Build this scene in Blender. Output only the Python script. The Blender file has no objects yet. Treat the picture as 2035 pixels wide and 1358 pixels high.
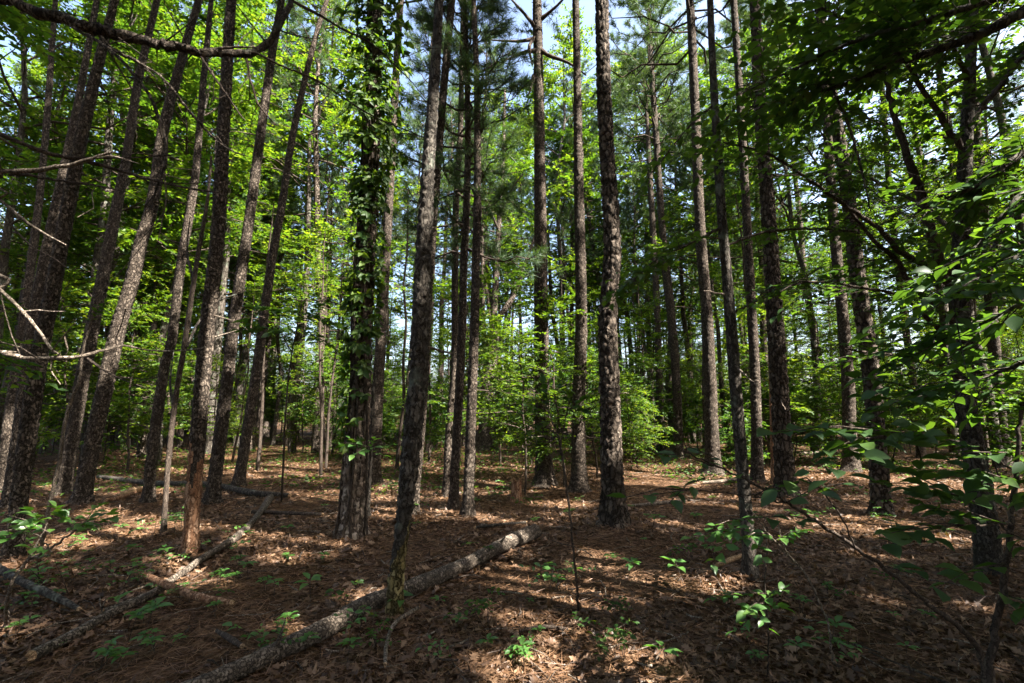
import bpy, math, time
import numpy as np
from mathutils import Vector

T0 = time.time()
scene = bpy.context.scene
COL = scene.collection
RS = np.random.RandomState(7)

# ------------------------------------------------------------------ camera
W, H = 2035.0, 1358.0
LENS = 17.0
F = W * LENS / 36.0
CAM_H = 1.5
PITCH = math.radians(8.4)
CAM = np.array([0.0, 0.0, CAM_H])
FWD = np.array([0, math.cos(PITCH), math.sin(PITCH)])
UPV = np.array([0, -math.sin(PITCH), math.cos(PITCH)])
RGT = np.array([1.0, 0, 0])
cd = bpy.data.cameras.new("camera")
cam = bpy.data.objects.new("camera", cd)
COL.objects.link(cam)
cam.location = CAM
cam.rotation_euler = (math.pi / 2 + PITCH, 0, 0)
cd.lens = LENS
cd.sensor_width = 36
cd.clip_start = 0.05
cd.clip_end = 2000
scene.camera = cam


def ray(u, v):
    d = FWD + (u - W / 2) / F * RGT + (H / 2 - v) / F * UPV
    return d


def on_ground(u, v, z=0.0):
    d = ray(u, v)
    t = (z - CAM_H) / d[2]
    return CAM + d * t


def on_plane(u, v, y):                       # the point of the sight line that stands y metres ahead
    d = ray(u, v)
    return CAM + d * (y / d[1])


def project(p):
    q = np.asarray(p) - CAM
    z = q @ FWD
    return W / 2 + F * (q @ RGT) / z, H / 2 - F * (q @ UPV) / z, z


def width_at(p, wpx):                        # pixel width -> metres for an upright round stem
    q = np.asarray(p) - CAM
    z = q @ FWD
    tx = (q @ RGT) / z
    return wpx * z / F / math.sqrt(1 + tx * tx)


# ------------------------------------------------------------------ sun
SUN_EL = math.radians(50)
SUN_H = np.array([0.88, -0.47])
SUN_H /= np.linalg.norm(SUN_H)
SUN = np.array([SUN_H[0] * math.cos(SUN_EL), SUN_H[1] * math.cos(SUN_EL), math.sin(SUN_EL)])


# ------------------------------------------------------------------ noise
def _hash(ix, iy, iz=0):
    n = (ix.astype(np.int64) * 374761393 + iy.astype(np.int64) * 668265263 + np.asarray(iz).astype(np.int64) * 2147483647 // 7 * 3) & 0x7fffffff
    n = ((n ^ (n >> 13)) * 1274126177) & 0x7fffffff
    n = (n ^ (n >> 16)) & 0x7fffffff
    return (n % 100003) / 100003.0


def vnoise2(x, y):
    x = np.asarray(x, float); y = np.asarray(y, float)
    ix = np.floor(x); iy = np.floor(y)
    fx = x - ix; fy = y - iy
    fx = fx * fx * (3 - 2 * fx); fy = fy * fy * (3 - 2 * fy)
    a = _hash(ix, iy); b = _hash(ix + 1, iy); c = _hash(ix, iy + 1); d = _hash(ix + 1, iy + 1)
    return (a * (1 - fx) + b * fx) * (1 - fy) + (c * (1 - fx) + d * fx) * fy


def worley2(x, y):
    ix = np.floor(x); iy = np.floor(y)
    f1 = np.full(x.shape, 9.0); f2 = np.full(x.shape, 9.0)
    for dx in (-1, 0, 1):
        for dy in (-1, 0, 1):
            cx = ix + dx; cy = iy + dy
            px = cx + 0.15 + 0.7 * _hash(cx, cy, 1 + 0 * cx); py = cy + 0.15 + 0.7 * _hash(cx, cy, 2 + 0 * cx)
            d = np.hypot(px - x, py - y)
            m = d < f1
            f2 = np.where(m, f1, np.minimum(f2, d))
            f1 = np.where(m, d, f1)
    return f2 - f1


MOUNDS = []


def gh(x, y):
    x = np.asarray(x, float); y = np.asarray(y, float); m = 0 * x
    for a, b, r in MOUNDS: m = m + np.exp(-((x - a) ** 2 + (y - b) ** 2) / (r * 2.2 + .14) ** 2)
    return .065 * m + (vnoise2(np.asarray(x) * .33 + 50, np.asarray(y) * .33 + 50) - .5) * .13 + (vnoise2(np.asarray(x) * 1.3 + 9, np.asarray(y) * 1.3 + 5) - .5) * .05


# ------------------------------------------------------------------ mesh builder
def unit(a):
    a = np.asarray(a, float)
    return a / np.maximum(np.linalg.norm(a, axis=-1, keepdims=True), 1e-9)


class MB:
    def __init__(self):
        self.v = []; self.f = []; self.n = 0

    def add(self, V, Fc, mi=0, smooth=True):
        self.v.append(np.asarray(V, np.float32)); self.f.append((np.asarray(Fc, np.int64) + self.n, mi, smooth)); self.n += len(V)

    def tube(self, pts, rad, sides=8, mi=0, cap=True, rough=0.0, seed=0):
        P = np.asarray(pts, float); R = np.asarray(rad, float) * np.ones(len(P))
        T = np.gradient(P, axis=0); T = unit(T)
        a = np.array([1.0, 0, 0]) if abs(T[0][0]) < .8 else np.array([0, 1.0, 0])
        A = a[None] - T * (T @ a)[:, None]
        A = unit(A); B = np.cross(T, A)
        th = np.arange(sides) / sides * 2 * math.pi
        rr = R[:, None] * np.ones(sides)[None]
        if rough:
            s = np.concatenate([[0], np.cumsum(np.linalg.norm(np.diff(P, axis=0), axis=1))])
            rr = rr * (1 + rough * (vnoise2((s * 9 / max(R.mean() * 20, .3))[:, None] + seed * 7.3 + 0 * th[None], th[None] * 1.3 + seed + 0 * s[:, None]) - .5) * 2)
        V = P[:, None] + rr[:, :, None] * (A[:, None] * np.cos(th)[None, :, None] + B[:, None] * np.sin(th)[None, :, None])
        n = len(P)
        i = np.arange(n - 1)[:, None] * sides; j = np.arange(sides)[None]; k = (j + 1) % sides
        Q = np.stack([i + j, i + k, i + sides + k, i + sides + j], -1).reshape(-1, 4)
        V = V.reshape(-1, 3)
        self.add(V, Q, mi)
        if cap:
            for e, o in ((0, 0), (n - 1, (n - 1) * sides)):
                c = np.concatenate([P[e:e + 1], V[o:o + sides]])
                tri = np.array([[0, 1 + (q + 1) % sides, 1 + q] if e == 0 else [0, 1 + q, 1 + (q + 1) % sides] for q in range(sides)])
                self.add(c, tri, mi, False)

    def mesh(self, name, mats):
        me = bpy.data.meshes.new(name)
        V = np.concatenate(self.v) if self.v else np.zeros((0, 3), np.float32)
        loops, tot, mi, sm = [], [], [], []
        for Fc, m, s in self.f:
            loops.append(Fc.ravel()); tot.append(np.full(len(Fc), Fc.shape[1])); mi.append(np.full(len(Fc), m)); sm.append(np.full(len(Fc), s))
        loops = np.concatenate(loops); tot = np.concatenate(tot); mi = np.concatenate(mi); sm = np.concatenate(sm)
        me.vertices.add(len(V)); me.vertices.foreach_set("co", V.ravel())
        me.loops.add(len(loops)); me.loops.foreach_set("vertex_index", loops.astype(np.int32))
        me.polygons.add(len(tot))
        me.polygons.foreach_set("loop_start", (np.cumsum(tot) - tot).astype(np.int32))
        for m in mats: me.materials.append(m)
        me.polygons.foreach_set("material_index", mi.astype(np.int32))
        me.polygons.foreach_set("use_smooth", sm.astype(bool))
        me.update(calc_edges=True)
        return me

    def obj(self, name, mats, parent=None, origin=None):
        if origin is not None:
            o3 = np.asarray(origin, np.float32)
            self.v = [v - o3 for v in self.v]
        o = bpy.data.objects.new(name, self.mesh(name, mats))
        COL.objects.link(o)
        if parent is not None: o.parent = parent
        elif origin is not None: o.location = origin
        return o


def tag(o, label=None, cat=None, group=None, kind=None):
    if label: o["label"] = label
    if cat: o["category"] = cat
    if group: o["group"] = group
    if kind: o["kind"] = kind
    return o


def root(name, loc, label, cat, group=None):
    o = bpy.data.objects.new(name, None); COL.objects.link(o)
    o.empty_display_size = .2
    o.location = [float(c) for c in loc]
    return tag(o, label, cat, group)


def link_copy(o, parent=None):
    c = o.copy(); COL.objects.link(c)
    c.parent = parent
    for ch in o.children: link_copy(ch, c)
    return c


# ------------------------------------------------------------------ leaves
def _strip(st):                                # stations (t, halfwidth, h_mid, h_edge) -> template
    V, Fc = [], []
    for t, w, hm, he in st:
        V += [(t, 0, hm), (t, -w, he), (t, w, he)]
    for k in range(len(st) - 1):
        a, b = 3 * k, 3 * k + 3
        Fc += [(a, b, b + 1, a + 1), (a, a + 2, b + 2, b)]
    return np.array(V, float), np.array(Fc)


OVATE = _strip([(0, .015, 0, 0), (.14, .27, .01, .05), (.40, .5, .0, .09), (.70, .36, -.04, .03), (.9, .13, -.10, -.08), (1, .01, -.15, -.15)])
OAK = _strip([(0, .02, 0, 0), (.12, .10, .02, .03), (.22, .30, .02, .10), (.32, .13, .02, .05), (.47, .5, .0, .14), (.58, .2, 0, .06), (.72, .40, -.03, .10), (.82, .18, -.06, .0), (1, .04, -.12, -.12)])
FAR = (np.array([(0, 0, 0), (.45, -.5, .10), (1, 0, -.06), (.45, .5, .10)], float), np.array([(0, 2, 1), (0, 3, 2)]))
NEEDLE = (np.array([(0, -.5, 0), (0, .5, 0), (1, 0, 0)], float), np.array([(0, 1, 2)]))


class Leaves:
    def __init__(self):
        self.P, self.D, self.N, self.L, self.W, self.C = [], [], [], [], [], []

    def add(self, P, D, N, L, W, C=1.0):
        n = len(P)
        self.P.append(np.asarray(P, float)); self.D.append(np.asarray(D, float)); self.N.append(np.asarray(N, float))
        self.L.append(np.ones(n) * L); self.W.append(np.ones(n) * W); self.C.append(np.ones(n) * C)

    def count(self): return sum(len(p) for p in self.P)

    def flush(self, mb, tmpl, mi=0, keep=None, smooth=True):
        if not self.P: return
        P = np.concatenate(self.P); D = unit(np.concatenate(self.D)); N = np.concatenate(self.N)
        L = np.concatenate(self.L); Wd = np.concatenate(self.W); C = np.concatenate(self.C)
        if keep is not None:
            k = keep(P); P, D, N, L, Wd, C = P[k], D[k], N[k], L[k], Wd[k], C[k]
        N = unit(N - D * np.sum(N * D, 1)[:, None]); S = np.cross(N, D)
        TV, TF = tmpl
        V = P[:, None] + D[:, None] * (L[:, None] * TV[:, 0])[..., None] + S[:, None] * (Wd[:, None] * TV[:, 1])[..., None] + N[:, None] * (L[:, None] * C[:, None] * TV[:, 2])[..., None]
        Fc = (np.arange(len(P)) * len(TV))[:, None, None] + TF[None]
        mb.add(V.reshape(-1, 3), Fc.reshape(-1, TF.shape[1]), mi, smooth)


def spray(lv, base, d, length, n, size, rng, ang=.95, tilt=.35, droop=.15, ratio=.55):
    """leaves in one flat spray along an (implicit) twig"""
    d = unit(d); base = np.asarray(base, float)
    t = (np.arange(n) + .3 + .6 * rng.rand(n)) / n
    pos = base + d[None] * (length * t)[:, None]
    pos[:, 2] -= droop * length * t * t
    up = np.array([0, 0, 1.0])
    s = unit(np.cross(d, up) + 1e-4)
    side = np.where(np.arange(n) % 2 == 0, 1.0, -1.0)
    a = ang * (1 - .75 * (t > .93)) + rng.randn(n) * .2
    D = d[None] * np.cos(a)[:, None] + s[None] * (side * np.sin(a))[:, None] + rng.randn(n, 3) * .18
    D[:, 2] -= .15 * rng.rand(n)
    N = up[None] + rng.randn(n, 3) * tilt
    L = size * (.65 + .5 * rng.rand(n))
    lv.add(pos, D, N, L, L * ratio, .6 + .8 * rng.rand(n))


# ------------------------------------------------------------------ materials
def new_mat(name):
    m = bpy.data.materials.new(name); m.use_nodes = True
    nt = m.node_tree; nt.nodes.clear()
    out = nt.nodes.new("ShaderNodeOutputMaterial")
    return m, nt, out


def nd(nt, typ, **kw):
    n = nt.nodes.new(typ)
    for k, v in kw.items():
        if k in n.inputs: n.inputs[k].default_value = v
        else: setattr(n, k, v)
    return n


def ramp(nt, fac, stops):
    r = nt.nodes.new("ShaderNodeValToRGB")
    e = r.color_ramp.elements
    while len(e) > 1: e.remove(e[0])
    e[0].position = stops[0][0]; e[0].color = (*stops[0][1], 1)
    for p, c in stops[1:]:
        q = e.new(p); q.color = (*c, 1)
    nt.links.new(fac, r.inputs[0])
    return r.outputs[0]


def leaf_mat(name, stops, trans=.5, tboost=1.6, gloss=.06, rough=.45):
    m, nt, out = new_mat(name); L = nt.links.new
    geo = nd(nt, "ShaderNodeNewGeometry"); oi = nd(nt, "ShaderNodeObjectInfo")
    mx = nd(nt, "ShaderNodeMath", operation='MULTIPLY_ADD'); mx.inputs[1].default_value = .8
    L(geo.outputs["Random Per Island"], mx.inputs[0])
    m2 = nd(nt, "ShaderNodeMath", operation='MULTIPLY'); m2.inputs[1].default_value = .2
    L(oi.outputs["Random"], m2.inputs[0]); L(m2.outputs[0], mx.inputs[2])
    c = ramp(nt, mx.outputs[0], stops)
    dif = nd(nt, "ShaderNodeBsdfDiffuse"); L(c, dif.inputs[0])
    tr = nd(nt, "ShaderNodeBsdfTranslucent")
    tc = nd(nt, "ShaderNodeMixRGB", blend_type='MULTIPLY'); tc.inputs[0].default_value = 1
    tc.inputs[2].default_value = (1.05 * tboost, 1.0 * tboost, .26 * tboost, 1)
    L(c, tc.inputs[1]); L(tc.outputs[0], tr.inputs[0])
    ms = nd(nt, "ShaderNodeMixShader"); ms.inputs[0].default_value = trans
    L(dif.outputs[0], ms.inputs[1]); L(tr.outputs[0], ms.inputs[2])
    gl = nd(nt, "ShaderNodeBsdfGlossy"); gl.inputs["Roughness"].default_value = rough
    ms2 = nd(nt, "ShaderNodeMixShader"); ms2.inputs[0].default_value = gloss
    L(ms.outputs[0], ms2.inputs[1]); L(gl.outputs[0], ms2.inputs[2])
    L(ms2.outputs[0], out.inputs[0])
    return m


def bark_mat(name, dark, mid, light, sx=22, sz=8, bump=.9, lichen=None, dist=.02):
    m, nt, out = new_mat(name); L = nt.links.new
    tc = nd(nt, "ShaderNodeTexCoord")
    mp = nd(nt, "ShaderNodeMapping"); mp.inputs["Scale"].default_value = (sx, sx, sz)
    nz = nd(nt, "ShaderNodeTexNoise"); nz.inputs["Scale"].default_value = 16; nz.inputs["Detail"].default_value = 6; nz.inputs["Roughness"].default_value = .65
    L(tc.outputs["Object"], nz.inputs["Vector"])
    ad = nd(nt, "ShaderNodeVectorMath", operation='MULTIPLY_ADD'); ad.inputs[1].default_value = (.09, .09, .09)
    L(nz.outputs["Color"], ad.inputs[0]); L(tc.outputs["Object"], ad.inputs[2])
    L(ad.outputs[0], mp.inputs["Vector"])
    vo = nd(nt, "ShaderNodeTexVoronoi", feature='DISTANCE_TO_EDGE'); vo.inputs["Scale"].default_value = 1
    vc = nd(nt, "ShaderNodeTexVoronoi"); vc.inputs["Scale"].default_value = 1
    L(mp.outputs[0], vo.inputs["Vector"]); L(mp.outputs[0], vc.inputs["Vector"])
    edge = nd(nt, "ShaderNodeMapRange"); edge.inputs["From Max"].default_value = .16
    L(vo.outputs["Distance"], edge.inputs["Value"])
    fine = nd(nt, "ShaderNodeTexNoise"); fine.inputs["Scale"].default_value = 60; fine.inputs["Detail"].default_value = 5
    L(tc.outputs["Object"], fine.inputs["Vector"])
    sep = nd(nt, "ShaderNodeSeparateColor"); L(vc.outputs["Color"], sep.inputs[0])
    mixv = nd(nt, "ShaderNodeMath", operation='MULTIPLY_ADD'); mixv.inputs[1].default_value = .55
    L(sep.outputs[0], mixv.inputs[0])
    fm = nd(nt, "ShaderNodeMath", operation='MULTIPLY'); fm.inputs[1].default_value = .55
    L(fine.outputs[0], fm.inputs[0]); L(fm.outputs[0], mixv.inputs[2])
    plate = ramp(nt, mixv.outputs[0], [(.15, dark), (.5, mid), (.85, light)])
    cm = nd(nt, "ShaderNodeMixRGB"); L(edge.outputs[0], cm.inputs[0])
    cm.inputs[1].default_value = (*[c * .6 for c in dark], 1); L(plate, cm.inputs[2])
    col = cm.outputs[0]
    if lichen:
        ln = nd(nt, "ShaderNodeTexNoise"); ln.inputs["Scale"].default_value = 5; ln.inputs["Detail"].default_value = 6
        L(tc.outputs["Object"], ln.inputs["Vector"])
        lr = nd(nt, "ShaderNodeMapRange"); lr.inputs["From Min"].default_value = .58; lr.inputs["From Max"].default_value = .68; lr.inputs["To Max"].default_value = .6
        L(ln.outputs[0], lr.inputs["Value"])
        lm = nd(nt, "ShaderNodeMixRGB"); L(lr.outputs[0], lm.inputs[0]); L(col, lm.inputs[1]); lm.inputs[2].default_value = (*lichen, 1)
        col = lm.outputs[0]
    hb = nd(nt, "ShaderNodeMath", operation='MULTIPLY_ADD'); hb.inputs[1].default_value = .35
    L(fine.outputs[0], hb.inputs[0]); L(edge.outputs[0], hb.inputs[2])
    bp = nd(nt, "ShaderNodeBump"); bp.inputs["Strength"].default_value = bump; bp.inputs["Distance"].default_value = dist
    L(hb.outputs[0], bp.inputs["Height"])
    pb = nd(nt, "ShaderNodeBsdfPrincipled"); pb.inputs["Roughness"].default_value = .92
    pb.inputs["Specular IOR Level"].default_value = .15
    L(col, pb.inputs["Base Color"]); L(bp.outputs[0], pb.inputs["Normal"]); L(pb.outputs[0], out.inputs[0])
    return m


M = {}
M['pine_bark'] = bark_mat("pine_bark", (.038, .029, .022), (.086, .066, .050), (.16, .127, .099), 34, 15, 1.0)
M['plate_bark'] = bark_mat('plate_bark', (.04, .03, .022), (.092, .070, .053), (.18, .143, .112), 15, 6.5, 1.0, None, .03)
M['sunlit_pale_bark'] = bark_mat('sunlit_pale_bark', (.16, .115, .085), (.30, .23, .175), (.44, .36, .29), 15, 6, 1.0, None, .03)  # pale foot of the creeper pine, colour lifted to paint sunlight on it
M['far_bark'] = bark_mat("far_bark", (.042, .032, .025), (.096, .074, .057), (.17, .137, .11), 20, 9, 1.0, dist=.03)
M['hard_bark'] = bark_mat("hard_bark", (.04, .033, .027), (.08, .067, .054), (.14, .122, .10), 34, 7, .8, (.20, .22, .17), .012)
M['bare_wood'] = bark_mat("bare_wood", (.16, .075, .04), (.30, .16, .09), (.40, .25, .16), 30, 5, .6)
M['rot_wood'] = bark_mat("rot_wood", (.09, .065, .025), (.22, .17, .07), (.34, .28, .13), 26, 6, 1.0)
M['dead_wood'] = bark_mat("dead_wood", (.085, .066, .05), (.19, .15, .115), (.33, .27, .21), 60, 8, .7, dist=.006)
M['dark_twig'] = bark_mat("dark_twig", (.035, .026, .02), (.07, .052, .04), (.11, .085, .065), 60, 8, .5, dist=.005)
M['log_bark'] = bark_mat("log_bark", (.056, .044, .034), (.138, .108, .083), (.245, .196, .152), 38, 38, .7)
M['cut_wood'] = bark_mat("cut_wood", (.22, .13, .07), (.38, .24, .13), (.5, .34, .2), 60, 60, .3)

G_BRIGHT = [(0, (.018, .052, .012)), (.4, (.046, .094, .015)), (.85, (.098, .150, .020)), (1, (.17, .185, .03))]
G_MID = [(0, (.022, .060, .014)), (.5, (.044, .096, .018)), (.85, (.080, .136, .022)), (1, (.13, .165, .03))]
G_DEEP = [(0, (.028, .068, .020)), (.5, (.046, .100, .026)), (.9, (.075, .14, .028)), (1, (.11, .16, .03))]
M['leaf_bright'] = leaf_mat("leaf_bright", G_BRIGHT, .54, 1.85, .02, .55)
M['leaf_mid'] = leaf_mat("leaf_mid", G_MID, .5, 1.7, .02, .55)
M['leaf_deep'] = leaf_mat("leaf_deep", G_DEEP, .45, 1.8, .035, .5)
M['leaf_seed'] = leaf_mat("leaf_seed", [(0, (.04, .11, .02)), (.6, (.07, .17, .03)), (1, (.12, .22, .04))], .45, 1.6, .05)
M['needle'] = leaf_mat("needle", [(0, (.030, .065, .032)), (.5, (.055, .105, .045)), (1, (.105, .16, .055))], .35, 1.3, .03, .5)
M['needle_dry'] = leaf_mat("needle_dry", [(0, (.10, .10, .04)), (.5, (.16, .15, .06)), (1, (.22, .17, .09))], .3, 1.2, .05)
M['litter'] = leaf_mat("litter", [(0, (.034, .018, .010)), (.35, (.094, .051, .028)), (.7, (.185, .106, .060)), (.92, (.30, .185, .11)), (1, (.42, .31, .21))], .12, 1.0, .04, .5)
M['straw'] = leaf_mat("straw", [(0, (.064, .031, .014)), (.5, (.155, .077, .037)), (1, (.28, .16, .085))], .1, 1.0, .05, .5)


def ground_mat():
    m, nt, out = new_mat("forest_floor"); L = nt.links.new
    tc = nd(nt, "ShaderNodeTexCoord")
    n0 = nd(nt, "ShaderNodeTexNoise"); n0.inputs["Scale"].default_value = 6; n0.inputs["Detail"].default_value = 5
    L(tc.outputs["Object"], n0.inputs["Vector"])
    ad = nd(nt, "ShaderNodeVectorMath", operation='MULTIPLY_ADD'); ad.inputs[1].default_value = (.12, .12, .12)
    L(n0.outputs["Color"], ad.inputs[0]); L(tc.outputs["Object"], ad.inputs[2])
    v = nd(nt, "ShaderNodeTexVoronoi"); v.inputs["Scale"].default_value = 17
    L(ad.outputs[0], v.inputs["Vector"])
    v2 = nd(nt, "ShaderNodeTexVoronoi"); v2.inputs["Scale"].default_value = 38
    L(ad.outputs[0], v2.inputs["Vector"])
    s1 = nd(nt, "ShaderNodeSeparateColor"); L(v.outputs["Color"], s1.inputs[0])
    s2 = nd(nt, "ShaderNodeSeparateColor"); L(v2.outputs["Color"], s2.inputs[0])
    mm = nd(nt, "ShaderNodeMath", operation='MULTIPLY_ADD'); mm.inputs[1].default_value = .55
    L(s1.outputs[0], mm.inputs[0])
    m3 = nd(nt, "ShaderNodeMath", operation='MULTIPLY'); m3.inputs[1].default_value = .45
    L(s2.outputs[1], m3.inputs[0]); L(m3.outputs[0], mm.inputs[2])
    c = ramp(nt, mm.outputs[0], [(.05, (.028, .016, .009)), (.4, (.072, .040, .022)), (.7, (.13, .075, .043)), (1, (.21, .135, .085))])
    big = nd(nt, "ShaderNodeTexNoise"); big.inputs["Scale"].default_value = .8; big.inputs["Detail"].default_value = 6
    L(tc.outputs["Object"], big.inputs["Vector"])
    mr = nd(nt, "ShaderNodeMapRange"); mr.inputs["From Min"].default_value = .4; mr.inputs["From Max"].default_value = .65
    L(big.outputs[0], mr.inputs["Value"])
    cm = nd(nt, "ShaderNodeMixRGB"); L(mr.outputs[0], cm.inputs[0]); L(c, cm.inputs[1])
    hs = nd(nt, "ShaderNodeHueSaturation"); hs.inputs["Saturation"].default_value = 1.15; hs.inputs["Value"].default_value = .75
    L(c, hs.inputs["Color"]); L(hs.outputs[0], cm.inputs[2])
    hh = nd(nt, "ShaderNodeMath", operation='ADD'); L(v.outputs["Distance"], hh.inputs[0]); L(v2.outputs["Distance"], hh.inputs[1])
    bp = nd(nt, "ShaderNodeBump"); bp.inputs["Strength"].default_value = .9; bp.inputs["Distance"].default_value = .04
    L(hh.outputs[0], bp.inputs["Height"])
    pb = nd(nt, "ShaderNodeBsdfPrincipled"); pb.inputs["Roughness"].default_value = .95; pb.inputs["Specular IOR Level"].default_value = .1
    L(cm.outputs[0], pb.inputs["Base Color"]); L(bp.outputs[0], pb.inputs["Normal"]); L(pb.outputs[0], out.inputs[0])
    return m


M['ground'] = ground_mat()

# ------------------------------------------------------------------ gaps in the canopy: where the sun gets through to the floor
HOLES_HI = []        # gaps in the high crowns only, letting sun onto leaves below them
HOLES = []          # (x, y, rx, ry) on the ground


def hole_px(u, v, ru, rv):
    c = on_ground(u, v); a = on_ground(u + ru, v); b = on_ground(u, v - rv)
    HOLES.append((c[0], c[1], (.85 if v > 1100 else 1.05) * abs(a[0] - c[0]), (.85 if v > 1100 else 1.1) * abs(b[1] - c[1])))


def hole_hi(p, r):
    g = p[:2] - SUN[:2] / SUN[2] * p[2]
    HOLES_HI.append((g[0], g[1], r, r))


def hole_at(p, r):                                   # light for a point above the ground
    g = p[:2] - SUN[:2] / SUN[2] * p[2]
    HOLES.append((g[0], g[1], r, r))


for a in [(1075, 1215, 110, 40), (1010, 1330, 90, 40), (1000, 1042, 150, 13), (760, 1030, 110, 14), (640, 985, 110, 10), (760, 985, 70, 12),
          (230, 1070, 90, 22), (600, 1110, 120, 18), (900, 975, 70, 10), (1300, 960, 110, 14), (1500, 940, 200, 12), (1310, 1060, 60, 12),
          (1700, 1045, 130, 18), (1850, 960, 120, 20), (1760, 1110, 110, 10), (1500, 1010, 70, 9), (330, 1175, 60, 14), (720, 1190, 60, 12),
          (1930, 1220, 70, 14), (1420, 1275, 60, 16), (1180, 1110, 60, 10), (480, 930, 160, 8), (560, 1240, 50, 12), (1900, 1070, 90, 16), (610, 1262, 80, 12), (1000, 1100, 40, 9), (880, 1040, 60, 10), (1120, 1005, 60, 9), (1400, 1000, 80, 9)]:
    hole_px(*a)


for us, y_, r in ([[(1000 + 60 * k, 640 + 50 * j) for k in range(5) for j in range(5)], 9.0, .3], [[(300, 440), (285, 500), (270, 560), (250, 610)], 7.7, .3], [[(700, 920), (705, 1000), (700, 1060)], 5.3, .22], [[(890, 980), (892, 900), (900, 780), (903, 700)], 8.6, .2],
                  [[(1150, 60 + 90 * k) for k in range(7)], 9.0, .28], [[(1075, 300 + 90 * k) for k in range(4)], 9.7, .2], [[(850, 350), (842, 430), (838, 560)], 3.5, .12],
                  [[(393, 340), (385, 400)], 7.7, .25], [[(900, 1010), (903, 960)], 7.2, .2], [[(1218, 330 + 80 * k) for k in range(3)], 6, .14], [[(1416, 930)], 11, .3], [[(380, 1080), (384, 1000)], 4.9, .16],
                  [[(590, 240), (575, 330), (560, 400)], 9, .25], [[(530, 160), (510, 300), (500, 400)], 7.7, .22], [[(740, 900)], 5.1, .25], [[(80, 710), (200, 700), (70, 640), (60, 450), (100, 335)], 1.65, .2], [[(300, 90), (480, 110)], 2.2, .2]):
    for u, v in us: hole_at(on_plane(u, v, y_), r)


for u, v, y_, r in [(1760, 430, 3.7, .3), (1850, 300, 3.0, .25), (1950, 500, 2.3, .2), (1900, 200, 2.6, .2), (2000, 650, 1.9, .2), (1620, 250, 3, .25), (1700, 520, 3.6, .3), (1560, 340, 3.4, .25), (2010, 520, 2.0, .15), (1660, 130, 2.8, .2), (1980, 900, 1.8, .12), (1500, 480, 4.1, .25), (760, 150, 5.3, .5), (760, 60, 5.3, .5), (765, 270, 5.3, .5), (770, 400, 5.3, .45), (750, 520, 5.3, .4), (735, 700, 5, .35), (725, 880, 5, .3), (90, 1040, 3.1, .25), (1430, 1060, 2.5, .2), (1560, 1060, 2.6, .15), (760, 620, 5.1, .2), (1800, 520, 3.3, .35), (1880, 420, 2.5, .3), (1700, 330, 3.2, .35), (1950, 780, 1.8, .25), (1780, 870, 1.6, .2), (1680, 860, 1.5, .2), (1930, 120, 2.5, .3), (1580, 450, 3.5, .3), (1850, 620, 3.5, .35), (1990, 330, 2.4, .25)]:
    hole_hi(on_plane(u, v, y_), r)


CLEAR = [(.9, 9.4, 1.3), (.5, 13, 1.8), (-7, 17, 2.4), (-11, 14, 2.4), (6, 15.5, 2.2), (11, 16, 2.2), (1, 20, 2.6), (-4, 23, 2.6), (-13, 20, 2.6), (8, 23, 2.6), (5, 12.5, 1.2), (8.5, 18.5, 2.2), (4, 19, 1.8), (13.5, 20, 2.2)]
for cx, cy_, cr in CLEAR:
    hole_hi(np.array([cx, cy_, 2.5]), cr * .85)


def light_field(x, y, hi=False):
    L = np.zeros(np.shape(x))
    ox = (vnoise2(x * 1.7 + 3, y * 1.7) - .5) * .9; oy = (vnoise2(x * 1.7 + 31, y * 1.7 + 7) - .5) * .9
    for hx, hy, rx, ry in HOLES + (HOLES_HI if hi else []):
        f = min(1, min(rx, ry) * .7)
        q = ((x + f * ox - hx) / (rx + .07)) ** 2 + ((y + f * oy - hy) / (ry + .07)) ** 2
        L = np.maximum(L, np.clip(1.5 - q, 0, 1))
    return L


_kr = np.random.RandomState(5)


def keep_shade(P):
    g = P[:, :2] - SUN[None, :2] / SUN[2] * P[:, 2:3]
    return ~(light_field(g[:, 0], g[:, 1], True) > .25 + .3 * _kr.rand(len(P)))


def keep_low(P):
    g = P[:, :2] - SUN[None, :2] / SUN[2] * P[:, 2:3]
    return ~(light_field(g[:, 0], g[:, 1]) > .25 + .3 * _kr.rand(len(P)))


# ------------------------------------------------------------------ generators
def crom(P, n):
    P = np.asarray(P, float)
    s = np.concatenate([[0], np.cumsum(np.linalg.norm(np.diff(P[:, :3], axis=0), axis=1))])
    Q = np.concatenate([[2 * P[0] - P[1]], P, [2 * P[-1] - P[-2]]])
    t = np.linspace(0, s[-1], n)
    k = np.clip(np.searchsorted(s, t, side='right') - 1, 0, len(P) - 2)
    u = ((t - s[k]) / np.maximum(s[k + 1] - s[k], 1e-9))[:, None]
    a, b, c, d = Q[k], Q[k + 1], Q[k + 2], Q[k + 3]
    return .5 * (2 * b + (c - a) * u + (2 * a - 5 * b + 4 * c - d) * u * u + (3 * b - a - 3 * c + d) * u ** 3)


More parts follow.
